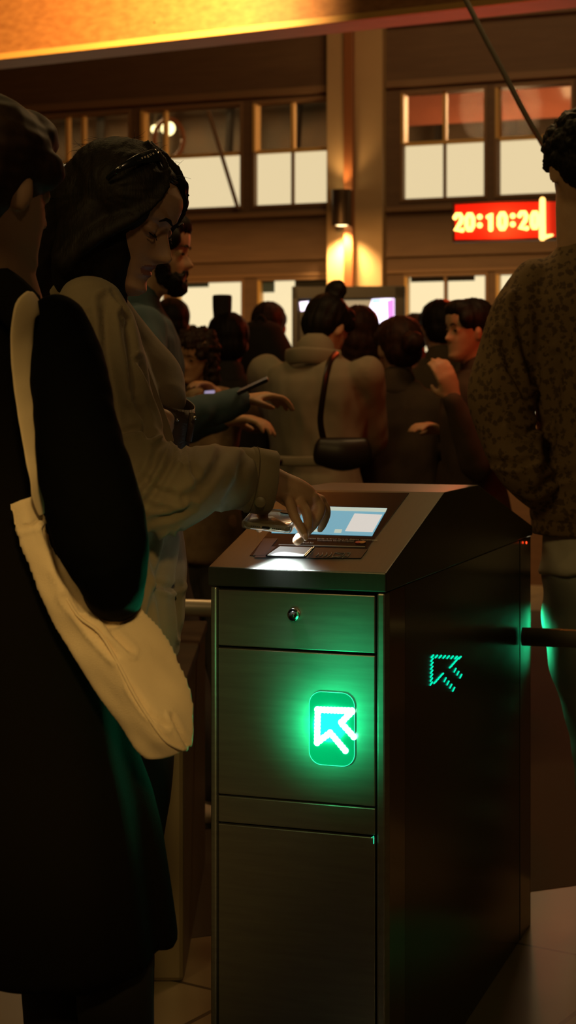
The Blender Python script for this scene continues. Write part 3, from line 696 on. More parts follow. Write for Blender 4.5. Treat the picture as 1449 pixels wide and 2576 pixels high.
def person(label, x, top, Y, yaw, coat='brownc', legs='trouser_dark', hair='hair', skin='skin2', style='short', hem=.47, wide=1.0, head_yaw=0, pitch=0, head_fwd=0, head_dn=0, hands=None, hintL=None, sleeves=True, shoe='shoe_dark', H=None, flare=1.0, vox=.011, feet=None, hint=None, extra_hair=None, head_roll=0, group='people crowding the hall behind the ticket gates', head_sc=1.0):
    yw = R_(yaw); base = P(x, HY, Y); base.z = 0
    H = H or (HC+(HY-top)/F*Y)
    fwd = V((cos(yw), sin(yw), 0)); lf = V((-sin(yw), cos(yw), 0)); up = V((0, 0, 1))
    def J(f, l, u): return base+fwd*(f*H)+lf*(l*H)+up*(u*H)
    t = thing('person', label, 'person', base, yw, group)
    hc = J(.022+head_fwd, 0, .932-head_dn); hs = H*.134/.231*head_sc
    mw = headmat(hc, yw+R_(head_yaw), R_(pitch), R_(head_roll), hs)
    TB = [(.47, .088, .062), (.52, .094, .066), (.60, .077, .055), (.68, .084, .062), (.75, .097, .066), (.79, .102, .060), (.815, .088, .048), (.835, .045, .036)]
    arms = []
    for s, key in ((1, 'L'), (-1, 'R')):
        sh = J(-.005, s*.105*wide, .80)
        tgt = (hands or {}).get(key)
        if tgt is None: tgt = J(.05, s*.135*wide, .49)
        el, wr = ik(sh, tgt, .172*H, .155*H, V(hint) if hint else -fwd*.6-up*.5+lf*s*.5)
        arms.append((s, sh, el, wr))
    def body_bm():
        bm = bmesh.new(); head_shape(bm, mw)
        stube(bm, [J(-.005, 0, .80), J(0, 0, .845), mw @ V((-.02, 0, -.06)), mw @ V((-.01, 0, 0))], [.034*H, .030*H, .031*H, .03*H])
        rings = []
        for u, a, b in TB: rings.append([J(b*.95*cos(q), a*.92*wide*sin(q), u) for q in [2*pi*k/24 for k in range(24)]])
        rings_to_bm(bm, rings)
        for s, sh, el, wr in arms:
            stube(bm, [sh, sh.lerp(el, .5), el, el.lerp(wr, .5), wr], [.027*H, .026*H, .021*H, .020*H, .014*H])
            dd = (wr-el).normalized()
            nn = V((0, 0, -1)) if abs(dd.z) < .8 else -lf*s
            hand_shape(bm, wr, dd, nn, s if abs(dd.z) < .8 else 1, H/1.7, curl=(.35, .5, .3))
        for s in (-1, 1):
            ft = (feet or {}).get(s, (0, .055))
            hip = J(0, s*.05, .50); an = J(ft[0]-.012, s*ft[1], .045); kn = hip.lerp(an, .5)+fwd*.015*H
            stube(bm, [hip, hip.lerp(kn, .5), kn, kn.lerp(an, .4), an], [.055*H, .047*H, .032*H, .031*H, .02*H])
            stube(bm, [an+up*.01*H, J(ft[0]+.03, s*ft[1]*1.05, .022), J(ft[0]+.09, s*ft[1]*1.15, .014)], [.02*H, .02*H, .012*H])
        return bm
    mk('body', body_bm(), skin, t, remesh=max(.006, vox*.6), smooth=3)
    # coat
    bm = bmesh.new(); rings = []; off = .016
    lo = [(hem, .094*flare+off*.8, .070*flare+off*.8), (hem+(.6-hem)*.45, .094*(1+(flare-1)*.6)+off, .068*(1+(flare-1)*.6)+off)] if hem < .5 else [(hem, .09+off*.6, .066+off*.6)]
    prof = lo+[(u, a+off*.7, b+off*.7) for u, a, b in TB if u > max(hem+.02, .55)]+[(.85, .047, .042)]
    prof2 = []
    for u, a, b in prof:
        prof2.append((u, a, b))
    for (u, a, b) in prof2: rings.append([J(b*cos(q), a*wide*sin(q), u) for q in [2*pi*k/28 for k in range(28)]])
    rings_to_bm(bm, rings)
    for s, sh, el, wr in arms:
        stube(bm, [sh, sh.lerp(el, .5), el, el.lerp(wr, .5), wr-(wr-el).normalized()*.01], [.042*H, .038*H, .034*H, .031*H, .024*H])
    def fold(co, n): return n*(.010*H*fbm(V((co.x*2.2, co.y*2.2, co.z*1.1)), 3.2))
    mk('coat' if hem < .45 else 'jacket', bm, coat, t, remesh=vox, smooth=5, disp=fold)
    # collar
    bm = bmesh.new(); stube(bm, [J(-.004, 0, .83), J(-.004, 0, .853)], [(.046*H, .05*H), (.040*H, .044*H)], 18, cap=True, up=fwd); mk('collar', bm, coat, t)
    # trousers
    bm = bmesh.new()
    rings_to_bm(bm, [[J(b*1.08*cos(q), a*1.06*sin(q), u) for q in [2*pi*k/24 for k in range(24)]] for u, a, b in ((.45, .075, .055), (.50, .092, .064), (.56, .083, .058))])
    for s in (-1, 1):
        ft = (feet or {}).get(s, (0, .055)); hip = J(0, s*.048, .50); an = J(ft[0]-.012, s*ft[1], .045); kn = hip.lerp(an, .5)+fwd*.015*H
        stube(bm, [hip, hip.lerp(kn, .5), kn, kn.lerp(an, .5), an], [.060*H, .053*H, .042*H, .038*H, .034*H])
    mk('trousers', bm, legs, t, remesh=vox, smooth=4, disp=fold)
    for s in (-1, 1):
        ft = (feet or {}).get(s, (0, .055)); bm = bmesh.new()
        stube(bm, [J(ft[0]-.025, s*ft[1], .026), J(ft[0]+.015, s*ft[1]*1.05, .032), J(ft[0]+.06, s*ft[1]*1.12, .022), J(ft[0]+.10, s*ft[1]*1.15, .017)], [(.024*H, .024*H), (.03*H, .025*H), (.021*H, .027*H), (.014*H, .020*H)], 16, up=(0, 0, 1))
        for v in bm.verts: v.co.z = max(v.co.z, .012)
        so_ = mk('shoe', bm, shoe, t)
        bm = bmesh.new(); prism(bm, [J(ft[0]+fx, s*ft[1]*(1+max(0, fx)*1.3)+ly, 0) for fx, ly in ((-.05, 0), (-.04, -.02), (.02, -.024), (.08, -.027), (.115, -.01), (.115, .01), (.08, .027), (.02, .024), (-.04, .02))], V((0, 0, .014))); mk('sole', bm, 'sole', so_, shade=False)
    # hair
    bm = bmesh.new(); q = mw.to_quaternion().to_matrix(); e_ = lambda c, r: ell(bm, mw @ V(c), tuple(v*hs for v in r), rot=q)
    e_((-.024, 0, .038), (.096, .086, .088)); e_((-.05, 0, -.005), (.066, .076, .07)); e_((.034, 0, .078), (.054, .066, .040)); e_((.03, -.058, .04), (.04, .024, .034)); e_((.03, .058, .04), (.04, .024, .034))
    if style == 'short': e_((.03, 0, .085), (.055, .06, .035))
    if style in ('long', 'curly', 'bun_long'):
        for k in range(5): e_((-.065+.008*k, 0, -.03-k*.035), (.055-.004*k, .080, .06))
        for s in (-1, 1):
            for k in range(4): e_((-.02-.004*k, s*.072, -.01-k*.04), (.045, .026, .05))
    if style in ('bun', 'bun_long'): e_((-.03, 0, .15), (.038, .045, .042)); e_((-.035, 0, .115), (.03, .03, .03))
    if style == 'low_bun': e_((-.14, 0, .02), (.045, .045, .042))
    if style == 'cap': e_((-.02, 0, .06), (.1, .09, .07))
    if extra_hair: extra_hair(e_)
    def hd(co, n):
        lc = mw.inverted() @ co
        k = .005 if style != 'curly' else .016
        return n*k*hs*(noise.noise(V((atan2(lc.y, lc.x)*9, lc.z*14, 3)))+ (noise.noise(co*55) if style in ('curly', 'curls') else 0))
    mk('hair', bm, hair, t, remesh=.007, smooth=3, disp=hd)
    # eyebrows
    for s in (-1, 1):
        bm = bmesh.new(); tube(bm, [mw @ V((.083-.9*abs(yy-.012)**1.5, s*yy, .021+zz)) for yy, zz in ((.014, -.001), (.025, .003), (.036, .003), (.046, -.002))], [.002*hs, .0032*hs, .003*hs, .0015*hs], 8); mk('eyebrow', bm, hair, t)
        bm = bmesh.new(); ell(bm, mw @ V((.0705, s*.031, .000)), (.0055*hs, .009*hs, .0042*hs), rot=q, seg=12); mk('eye', bm, 'hair', t)
    return t, J, mw, H

CR = None
# bearded man
hs_t = {'R': P(600, 1012, 4.55), 'L': P(560, 1060, 4.95)}
t, J, mw, H = person('bearded man in a slate blue sweatshirt holding a phone, behind the woman in khaki', 348, 533, 4.75, 8, 'blue', 'trouser_grey', 'hair', 'skin', 'short', hem=.5, hands=hs_t, shoe='shoe', pitch=4, feet={1: (.13, .05), -1: (.02, .05)}, vox=.009, head_fwd=.014, head_yaw=-14)
bm = bmesh.new(); q = mw.to_quaternion().to_matrix()
for c, r in (((.052, 0, -.098), (.034, .038, .024)), ((.045, .034, -.075), (.034, .020, .028)), ((.045, -.034, -.075), (.034, .020, .028)), ((.02, .052, -.05), (.024, .014, .045)), ((.02, -.052, -.05), (.024, .014, .045)), ((.012, .066, -.02), (.018, .009, .04)), ((.012, -.066, -.02), (.018, .009, .04)), ((.074, 0, -.087), (.012, .024, .012)), ((.079, 0, -.047), (.007, .024, .0045)), ((.075, .02, -.055), (.008, .007, .012)), ((.075, -.02, -.055), (.008, .007, .012))):
    ell(bm, mw @ V(c), tuple(v*1.0 for v in r), rot=q)
mk('beard', bm, 'hair', t, remesh=.004, smooth=3, disp=lambda co, n: n*.003*noise.noise(co*120))
def phone_simple(a, b, wv, label, th=.009, m_='phone', group=None):
    a, b, wv = V(a), V(b), V(wv); n_ = (b-a).cross(wv).normalized()
    bm = bmesh.new(); prism(bm, [a-wv, b-wv, b+wv, a+wv], n_*th); o_ = tag(mk('smartphone', bm, m_, shade=False, bev=.002), label, 'phone'); return o_
po = phone_simple(P(600, 992, 4.48), P(676, 957, 4.42), V((0, .036, .004)), 'dark smartphone held out by the bearded man', m_='plastic')
t, J, mw, H = person('person with tousled light brown curls and tan fleece coat, face towards us', 508, 836, 6.3, -112, 'fleece', 'trouser_grey', 'hair_brown', 'skin', 'curly', hem=.40, pitch=14, head_roll=-12, head_yaw=-12, shoe='shoe', wide=1.0, hands={'R': P(515, 1000, 5.85), 'L': P(548, 990, 5.87)}, H=1.46, head_fwd=.02)
phone_simple(P(515, 995, 5.72), P(540, 993, 5.70), V((0, .03, .008)), 'small lit phone held low by the curly-haired person', m_='small_screen')
t, J, mw, H = person('dark-haired person under a tall flat-topped black hat', 574, 801, 7.1, 95, 'charcoal', 'trouser_dark', 'hair', 'skin2', 'short', hem=.42, head_sc=1.2, wide=1.1)
bm = bmesh.new(); c = P(559, 815, 7.1)
rings_to_bm(bm, [[c+V((a*cos(k*pi/12), .8*a*sin(k*pi/12), z)) for k in range(24)] for a, z in ((.036, -.03), (.037, .02), (.041, .07), (.042, .118), (.036, .124))])
tag(mk('tall_hat', bm, 'charcoal', bev=.003), 'tall flat-topped black hat standing out against the bright window', 'hat')
person('short-haired man seen from behind in front of the narrow bright window', 674, 764, 8.0, 80, 'charcoal', 'trouser_dark', 'hair_brown', 'skin2', 'short', hem=.46, wide=1.05, head_sc=1.05)
bm = bmesh.new(); c = P(655, 905, 7.55); stube(bm, [c+V((0, 0, -.22)), c, c+V((0, 0, .12))], [(.15, .07), (.16, .08), (.11, .06)], 20, up=(1, 0, 0)); t = thing('backpack', 'black backpack on the short-haired man, seen beside the pale trench coat', 'backpack', c+V((0, 0, -.3)))
mk('bag_body', bm, 'charcoal', t); bm = bmesh.new(); stube(bm, [c+V((-.03, -.02, .16)), c+V((0, -.03, .2)), c+V((.03, -.02, .16))], [.008]*3, 8); mk('handle', bm, 'charcoal', t)
# trench woman
t, J, mw, H = person('woman in a pale trench coat with her hair in a high bun, seen from behind', 795, 770, 5.75, 62, 'trench', 'trouser_dark', 'hair', 'skin', 'bun', hem=.30, flare=1.2, wide=1.14, pitch=28, head_yaw=-18, head_fwd=.035, head_dn=.03, H=1.60, hands={'R': P(885, 1095, 6.05), 'L': P(750, 1095, 6.12)}, hint=(.35, -.3, -1), vox=.009)
# trench details: storm flap, belt tab, collar
bm = bmesh.new(); stube(bm, [J(-.10, .07, .62), J(-.105, 0, .618), J(-.10, -.07, .62)], [(.004, .018)]*3, 10); mk('half_belt', bm, 'trench', t)
bm = bmesh.new(); box(bm, J(-.107, .04, .618), (.05, .05, .012), rot=Matrix.Rotation(R_(62), 3, 'Z')); mk('buckle', bm, 'leather_dark', t)
bm = bmesh.new(); stube(bm, [J(-.02, .06, .838), J(-.055, .03, .84), J(-.062, 0, .842), J(-.05, -.035, .84), J(-.01, -.06, .836)], [(.008, .03)]*5, 10, up=V((cos(R_(62)), sin(R_(62)), 0))); mk('turned_up_collar', bm, 'trench', t)
cp = [P(848, 888, 5.52), P(832, 905, 5.42), P(822, 940, 5.36), P(812, 1000, 5.35), P(806, 1060, 5.38), P(815, 1110, 5.42)]
bm = bmesh.new(); stube(bm, cp, [(.004, .012)]*6, 10, up=(0, 1, 0)); tt = thing('shoulder_bag', 'dark shoulder bag with a long strap over the pale trench coat', 'bag', P(830, 1200, 5.3)); mk('strap', bm, 'leather_dark', tt)
bm = bmesh.new(); c = P(862, 1135, 5.40); stube(bm, [c+V((-.075, 0, 0)), c+V((0, -.005, -.01)), c+V((.075, 0, 0))], [(.02, .045), (.03, .055), (.02, .045)], 16, up=(0, 1, 0)); mk('bag_body', bm, 'leather_dark', tt)
# others
person('person with long auburn hair just right of the trench coat', 905, 774, 6.6, 100, 'maroon', 'trouser_dark', 'hair_red', 'skin2', 'long', hem=.4, head_sc=1.05)
person('person with auburn hair and brown hood below the bright end of the television', 1000, 806, 6.0, 85, 'brownc', 'trouser_dark', 'hair_red', 'skin2', 'low_bun', hem=.38, wide=1.1, head_yaw=25, head_sc=1.12)
person('dark round-haired person below the lower window on the right', 1110, 759, 7.0, 100, 'olive', 'trouser_dark', 'hair', 'skin2', 'short', hem=.42, wide=1.05, head_sc=1.05)
person('woman facing left in dark coat with a hand raised to her chin', 1200, 754, 5.5, 195, 'brownc', 'trouser_dark', 'hair', 'skin', 'low_bun', hem=.38, hands={'L': P(1142, 1005, 5.24), 'R': P(1120, 1090, 5.6)}, hint=(.1, 0, -1), head_yaw=10, head_sc=1.0)
person('person with a smooth dark head between the bearded man and the window', 432, 752, 7.3, 90, 'charcoal', 'trouser_dark', 'hair', 'skin2', 'short', hem=.42)
person('dark-haired person far back between television and right lower window', 1046, 790, 8.6, 90, 'maroon', 'trouser_dark', 'hair', 'skin2', 'short', hem=.42)
person('person with a small topknot far back by the large bright lower window', 484, 835, 9.3, 90, 'charcoal', 'trouser_dark', 'hair', 'skin2', 'bun', hem=.42, head_sc=.85)
person('dark-haired person far back half hidden behind the tall hat', 607, 812, 8.7, 80, 'brownc', 'trouser_dark', 'hair', 'skin2', 'short', hem=.42)

# ---- the man on the right
def right_man():
    Y = 3.86; s = Y/F; yw = R_(62)
    base = P(1500, HY, Y); base.z = 0; H = HC+(HY-286)/F*Y
    fwd = V((cos(yw), sin(yw), 0)); lf = V((-sin(yw), cos(yw), 0)); up = V((0, 0, 1))
    t = thing('person', 'tall curly-haired man in a leaf-patterned sweater at the right edge', 'person', base, yw)
    hc = P(1466, 428, Y-.02); mw = headmat(hc, R_(100), R_(8), 0, .99)
    bm = bmesh.new(); head_shape(bm, mw)
    stube(bm, [P(1468, 650, Y), P(1462, 590, Y), P(1458, 520, Y), P(1460, 440, Y)], [.062, .058, .056, .055], 16)
    rings = []
    for (xl_, xr_, y, dp) in ((1395, 1640, 1400, .10), (1380, 1640, 1250, .10), (1370, 1640, 1000, .11), (1340, 1650, 800, .11), (1345, 1640, 700, .09), (1400, 1560, 645, .07), (1430, 1510, 610, .05)):
        c = P((xl_+xr_)/2, y, Y); a = (xr_-xl_)/2*s; rings.append([c+V((a*cos(q), dp*sin(q), 0)) for q in [2*pi*k/28 for k in range(28)]])
    rings_to_bm(bm, rings)
    shl = P(1335, 735, Y); el = P(1262, 1040, Y-.02); wr = P(1395, 1225, Y+.0)
    stube(bm, [shl, shl.lerp(el, .5), el, el.lerp(wr, .5), wr], [.05, .046, .038, .034, .025], 14)
    hand_shape(bm, wr, V((1, .1, -.3)), V((0, .3, -1)), 1, .85, curl=(.5, .8, .5))
    shr = P(1650, 735, Y); er = P(1700, 1040, Y); wrr = P(1660, 1290, Y-.05)
    stube(bm, [shr, er, wrr], [.05, .04, .027], 14); hand_shape(bm, wrr, wrr-er, V((-1, 0, 0)), 1, 1.05)
    for hx, kx, ax in ((1440, 1480, 1500), (1570, 1570, 1560)):
        hp = P(hx+12, 1400, Y); kn = P(kx+14, 1830, Y); an = V((P(ax+12, 2200, Y).x, Y, .09))
        stube(bm, [hp, hp.lerp(kn, .5), kn, kn.lerp(an, .4), an], [.055, .055, .045, .042, .032], 16)
        stube(bm, [an, an+fwd*.06+V((0, 0, -.04)), an+fwd*.15+V((0, 0, -.06))], [.038, .035, .022], 12)
    mk('body', bm, 'skin', t, remesh=.006, smooth=3)
    # sweater, from the photo outline
    bm = bmesh.new(); rings = []
    for (xl_, xr_, y, dp) in ((1345, 1660, 1325, .12), (1335, 1665, 1290, .135), (1345, 1665, 1200, .135), (1350, 1665, 1050, .13), (1335, 1670, 880, .13), (1315, 1668, 760, .125), (1322, 1660, 710, .11), (1355, 1620, 665, .09), (1392, 1560, 632, .07), (1412, 1525, 606, .06), (1418, 1520, 588, .056)):
        c = P((xl_+xr_)/2, y, Y); a = (xr_-xl_)/2*s; rings.append([c+V((a*cos(q), dp*sin(q), 0)) for q in [2*pi*k/36 for k in range(36)]])
    rings_to_bm(bm, rings)
    stube(bm, [P(1350, 715, Y), P(1302, 800, Y-.01), P(1275, 900, Y-.02), P(1262, 1010, Y-.04), P(1283, 1100, Y-.07), P(1320, 1180, Y-.09), P(1362, 1238, Y-.06)], [.062, .070, .070, .076, .068, .058, .044], 20)
    stube(bm, [shr, er, wrr], [.07, .075, .05], 16)
    def fold(co, n):
        return n*(.011*noise.noise(V((co.x*5, co.y*5, co.z*7)))+crease(co, n, [([(1262, 840), (1285, 930), (1330, 1000)], 12, .012), ([(1300, 760), (1315, 850), (1345, 960)], 14, .012), ([(1290, 1075), (1330, 1090), (1380, 1060)], 10, .010), ([(1240, 1160), (1300, 1170), (1350, 1150)], 9, .008), ([(1400, 900), (1390, 1050), (1370, 1200)], 16, .010), ([(1345, 1230), (1400, 1200), (1449, 1190)], 12, .008)]))
    sw = mk('sweater', bm, 'leaf', t, remesh=.007, smooth=5, disp=fold)
    bm = bmesh.new(); rings_to_bm(bm, [[P((xl_+xr_)/2, y, Y)+V(((xr_-xl_)/2*s*cos(q), .127*sin(q), 0)) for q in [2*pi*k/36 for k in range(36)]] for xl_, xr_, y in ((1342, 1662, 1342), (1337, 1666, 1336), (1336, 1667, 1290), (1342, 1662, 1284))]); mk('ribbed_hem', bm, 'leaf', sw)
    # tee hem
    bm = bmesh.new(); rings_to_bm(bm, [[P((xl_+xr_)/2+dx, y, Y)+V(((xr_-xl_)/2*s*cos(q), .125*sin(q), (.012*cos(q+.3)))) for q in [2*pi*k/36 for k in range(36)]] for xl_, xr_, y, dx in ((1358, 1650, 1432, 0), (1356, 1651, 1424, 0), (1362, 1650, 1400, 0), (1368, 1645, 1330, 0))])
    mk('undershirt', bm, 'tee', t, remesh=.006, smooth=1, disp=lambda c, n: n*.004*noise.noise(c*20))
    bm = bmesh.new(); rings = [[P((xl_+xr_)/2, y, Y)+V(((xr_-xl_)/2*s*cos(q), .11*sin(q), 0)) for q in [2*pi*k/30 for k in range(30)]] for xl_, xr_, y in ((1400, 1640, 1530), (1372, 1645, 1450), (1372, 1642, 1400))]; rings_to_bm(bm, rings)
    for pts in (((1440, 1450), (1448, 1560), (1462, 1700), (1490, 1850), (1505, 2020), (1512, 2160)), ((1570, 1450), (1572, 1700), (1570, 1850), (1570, 2160))):
        rr_ = [.075, .076, .064, .055, .052, .056] if len(pts) == 6 else [.078, .075, .062, .056]
        stube(bm, [P(x, y, Y) for x, y in pts], rr_, 18)
    mk('trousers', bm, 'green_trousers', t, remesh=.008, smooth=3, disp=lambda c, n: n*.010*noise.noise(V((c.x*9, c.y*9, c.z*14))))
    for x in (1512, 1572):
        c = P(x, 2200, Y); c.z = .035; bm = bmesh.new(); stube(bm, [c-fwd*.06+V((0, 0, .02)), c+V((0, 0, .02)), c+fwd*.1, c+fwd*.17-V((0, 0, .008))], [(.035, .035), (.045, .038), (.033, .042), (.022, .032)], 14, up=(0, 0, 1))
        for v in bm.verts: v.co.z = max(0, v.co.z)
        mk('shoe', bm, 'shoe_dark', t)
    # curly hair
    bm = bmesh.new(); q = mw.to_quaternion().to_matrix()
    for c, r in (((-.02, 0, .045), (.1, .09, .088)), ((-.055, 0, 0), (.062, .078, .065)), ((.03, 0, .09), (.06, .065, .04))): ell(bm, mw @ V(c), r, rot=q)
    rnd = random.Random(3)
    for k in range(150):
        a = rnd.uniform(0, 2*pi); b = rnd.uniform(-.35, 1.45); v = V((cos(a)*cos(b), sin(a)*cos(b), sin(b)))
        if v.x > .55 and v.z < .55: continue
        ell(bm, mw @ (V((-.02, 0, .04))+V((v.x*.097, v.y*.088, v.z*.088))), rnd.uniform(.010, .017), seg=10)
    mk('hair', bm, 'hair', t, remesh=.004, smooth=2, disp=lambda c, n: n*.003*noise.noise(c*160))
    for s2 in (-1, 1):
        bm = bmesh.new(); tube(bm, [mw @ V((.083-.9*abs(yy-.012)**1.5, s2*yy, .021)) for yy in (.014, .025, .036, .046)], [.002, .0032, .003, .0015], 8); mk('eyebrow', bm, 'hair', t)
right_man()

# ---- the woman with the phone
def main_woman():
    Yb = 2.86
    base = P(250, HY, Yb); base.z = 0
    t = thing('person', 'dark-haired woman in a khaki jacket holding a phone over the ticket gate', 'person', base, 0)
    hc = P(312, 545, 2.76); mw = headmat(hc, R_(-17), R_(23.5), R_(0), 1.04); q = mw.to_quaternion().to_matrix()
    WR = P(688, 1212, 2.775)
    bm = bmesh.new(); head_shape(bm, mw, nose=1.08, nl=1.13, slope=.16)
    # eyelids, downcast
    stube(bm, [P(195, 800, 2.82), P(215, 730, 2.81), mw @ V((-.035, 0, -.085)), mw @ V((-.015, 0, -.02))], [.062, .050, .050, .055], 18)
    rings = []
    for (xl_, xr_, y, dp) in ((190, 400, 1560, .15), (170, 415, 1450, .165), (180, 370, 1250, .13), (160, 375, 1100, .14), (140, 360, 950, .16), (135, 320, 830, .16), (150, 290, 770, .12), (180, 255, 735, .07)):
        c = P((xl_+xr_)/2, y, Yb); a = (xr_-xl_)/2*Yb/F; rings.append([c+V((a*cos(k), dp*sin(k), 0)) for k in [2*pi*j/28 for j in range(28)]])
    rings_to_bm(bm, rings)
    SH = P(228, 800, 2.72); EL = P(345, 1225, 2.62)
    stube(bm, [SH, SH.lerp(EL, .5), EL, EL.lerp(WR, .5), WR], [.042, .038, .033, .03, .021], 14)
    SH2 = P(262, 800, 3.00); EL2 = P(395, 1010, 3.0); WR2 = P(400, 1075, 2.86)
    stube(bm, [SH2, EL2, WR2], [.042, .034, .024], 14); hand_shape(bm, WR2, V((-.3, -.4, -.8)), V((0, -1, 0)), 1, .9)
    for x, k in ((300, .07), (315, -.07)):
        stube(bm, [P(x, 1500, Yb+k), P(x+15, 2000, Yb+k), V((P(x, 0, Yb).x, Yb+k, .1))], [.075, .055, .035], 14)
        a_ = V((P(x, 0, Yb).x, Yb+k, .1)); stube(bm, [a_, a_+V((.06, 0, -.05)), a_+V((.14, 0, -.07))], [.035, .032, .02], 10)
    # right hand (over the phone): back of hand, knuckles, fingers over the near long edge
    def hp(l): return [P(*a) for a in l]
    # palm
    stube(bm, hp([(672, 1200, 2.775), (705, 1222, 2.775), (738, 1240, 2.78), (770, 1258, 2.785), (792, 1266, 2.79)]), [(.022, .023), (.022, .025), (.023, .027), (.020, .025), (.012, .017)], 18, k=5, up=(0, 1, 0))
    f = [
        ([(700, 1222, 2.778), (727, 1262, 2.755), (741, 1300, 2.735), (762, 1338, 2.725), (768, 1350, 2.722)], [.0115, .0105, .0095, .0085, .0062]),        # little finger, nearest
        ([(720, 1226, 2.785), (755, 1262, 2.765), (773, 1296, 2.745), (775, 1330, 2.740), (766, 1347, 2.742)], [.012, .011, .010, .0088, .0062]),
        ([(750, 1238, 2.785), (792, 1258, 2.782), (806, 1284, 2.775), (790, 1318, 2.765), (777, 1337, 2.765)], [.0125, .0118, .0105, .009, .0065]),
        ([(765, 1240, 2.80), (806, 1262, 2.80), (820, 1288, 2.795), (812, 1318, 2.79), (805, 1333, 2.79)], [.0125, .0112, .010, .0085, .006]),
        ([(690, 1240, 2.79), (668, 1268, 2.80), (658, 1300, 2.79), (652, 1330, 2.775)], [.014, .0125, .0105, .0080]),                                          # thumb
        ([(712, 1310, 2.775), (735, 1342, 2.745), (752, 1354, 2.73), (749, 1362, 2.728)], [.008, .0085, .0092, .0078]),                                    # tip beneath
    ]
    for pts, r in f[:5]: stube(bm, hp(pts), [q_*.88 for q_ in r], 12, k=4)
    pts, r = f[5]; stube(bm, hp([(790, 1300, 2.775), (772, 1335, 2.76), (757, 1350, 2.745), (748, 1360, 2.735)]), [.009, .009, .0095, .0085], 12)
    for kx in ((757, 1256, 2.768), (790, 1252, 2.778), (806, 1258, 2.796)): ell(bm, P(*kx), .0098, seg=12)
    body = mk('body', bm, 'skin', t, remesh=.0026, smooth=3)
    me = body.data; me.materials.append(M['lip']); inv = mw.inverted()
    for p in me.polygons:
        c = inv @ p.center
        if c.x > .068 and abs(c.y) < .024 and -.0735 < c.z < -.050 and (abs(c.y)/.024)**2+((c.z+.062)/.0115)**2 < 1: p.material_index = 1
    # nails
    for c in ((769, 1351, 2.716), (767, 1348, 2.735)):
        bm = bmesh.new(); ell(bm, P(*c), (.0045, .0025, .0065), seg=12); mk('fingernail', bm, 'nail', t)
    # brows, lashes, eyelid
    for s in (-1, 1):
        bm = bmesh.new(); tube(bm, [mw @ V((.086-.9*abs(yy-.012)**1.5, s*yy, .020+zz)) for yy, zz in ((.012, -.002), (.024, .003), (.036, .004), (.05, -.002))], [.0018, .0032, .0028, .0012], 8); mk('eyebrow', bm, 'hair', t)
        bm = bmesh.new(); tube(bm, [mw @ V(v) for v in ((.0665, s*.019, -.005), (.0745, s*.027, -.0078), (.0745, s*.036, -.0075), (.069, s*.046, -.0045))], [.0008, .0014, .0015, .001], 8)
        for k in range(9):
            yy = .022+k*.0028; a_ = mw @ V((.0735-.3*abs(yy-.031), s*yy, -.007)); b_ = mw @ V((.0800-.3*abs(yy-.031), s*(yy+.002), -.0125)); tube(bm, [a_, b_], [.0004, .00015], 5)
        mk('eyelash', bm, 'hair', t)
    # ---------------- hair
    bm = bmesh.new(); e_ = lambda c, r: ell(bm, mw @ V(c), r, rot=q, seg=20)
    e_((-.024, 0, .038), (.096, .083, .086)); e_((-.055, 0, .0), (.072, .08, .085)); e_((.010, 0, .070), (.055, .058, .038)); e_((-.005, -.052, .030), (.072, .040, .064)); e_((-.005, .052, .030), (.072, .040, .064))
    e_((-.004, -.034, .062), (.070, .046, .046)); e_((-.004, .034, .062), (.070, .046, .046))
    for sg in (1, -1):                                        # sweeps from the parting over the temples and down
        stube(bm, [mw @ V(v) for v in ((-.01, sg*.008, .116), (.036, sg*.020, .094), (.058, sg*.043, .066), (.053, sg*.062, .034), (.034, sg*.075, .004), (.008, sg*.081, -.026), (-.018, sg*.083, -.06), (-.035, sg*.082, -.095))], [(.006, .014), (.006, .018), (.007, .018), (.009, .022), (.012, .026), (.014, .030), (.017, .034), (.02, .036)], 16, k=5)
    stube(bm, [mw @ V(v) for v in ((.025, .012, .100), (.048, .022, .080), (.066, .031, .060), (.073, .037, .046), (.071, .042, .035))], [(.005, .014), (.007, .015), (.009, .013), (.007, .010), (.004, .006)], 14, k=5)
    # long sheets to the back, from the photo outline
    def sheet(pts, r): stube(bm, [P(*p) for p in pts], r, 20, k=5)
    sheet([(285, 435, 2.78), (222, 470, 2.79), (180, 530, 2.80), (145, 600, 2.82), (112, 680, 2.84), (92, 750, 2.86), (90, 800, 2.88)], [(.055, .03), (.062, .05), (.065, .052), (.065, .05), (.055, .042), (.045, .034), (.03, .02)])
    sheet([(290, 470, 2.74), (250, 530, 2.73), (215, 600, 2.73), (185, 680, 2.74), (165, 735, 2.76)], [(.05, .03), (.056, .045), (.055, .05), (.045, .04), (.03, .02)])
    sheet([(285, 560, 2.71), (268, 620, 2.71), (262, 680, 2.72), (280, 740, 2.745), (300, 790, 2.76)], [(.02, .035), (.024, .042), (.024, .040), (.020, .030), (.012, .014)])
    def hd(co, n):
        lc = inv @ co; a = atan2(lc.z-.02, lc.x+.02)
        d_ = noise.noise(V((a*7, lc.y*22, 2+lc.z*2)))*.0022 + noise.noise(V((a*18, lc.y*50, 5)))*.0010+noise.noise(co*8)*.004
        return n*d_
    hair = mk('hair', bm, 'hair', t, remesh=.0045, smooth=6, disp=hd)
    # flyaway strands
    bm = bmesh.new(); rnd = random.Random(5)
    hv = [v.co.copy() for v in hair.data.vertices]; hn = [v.normal.copy() for v in hair.data.vertices]
    n_ok = 0
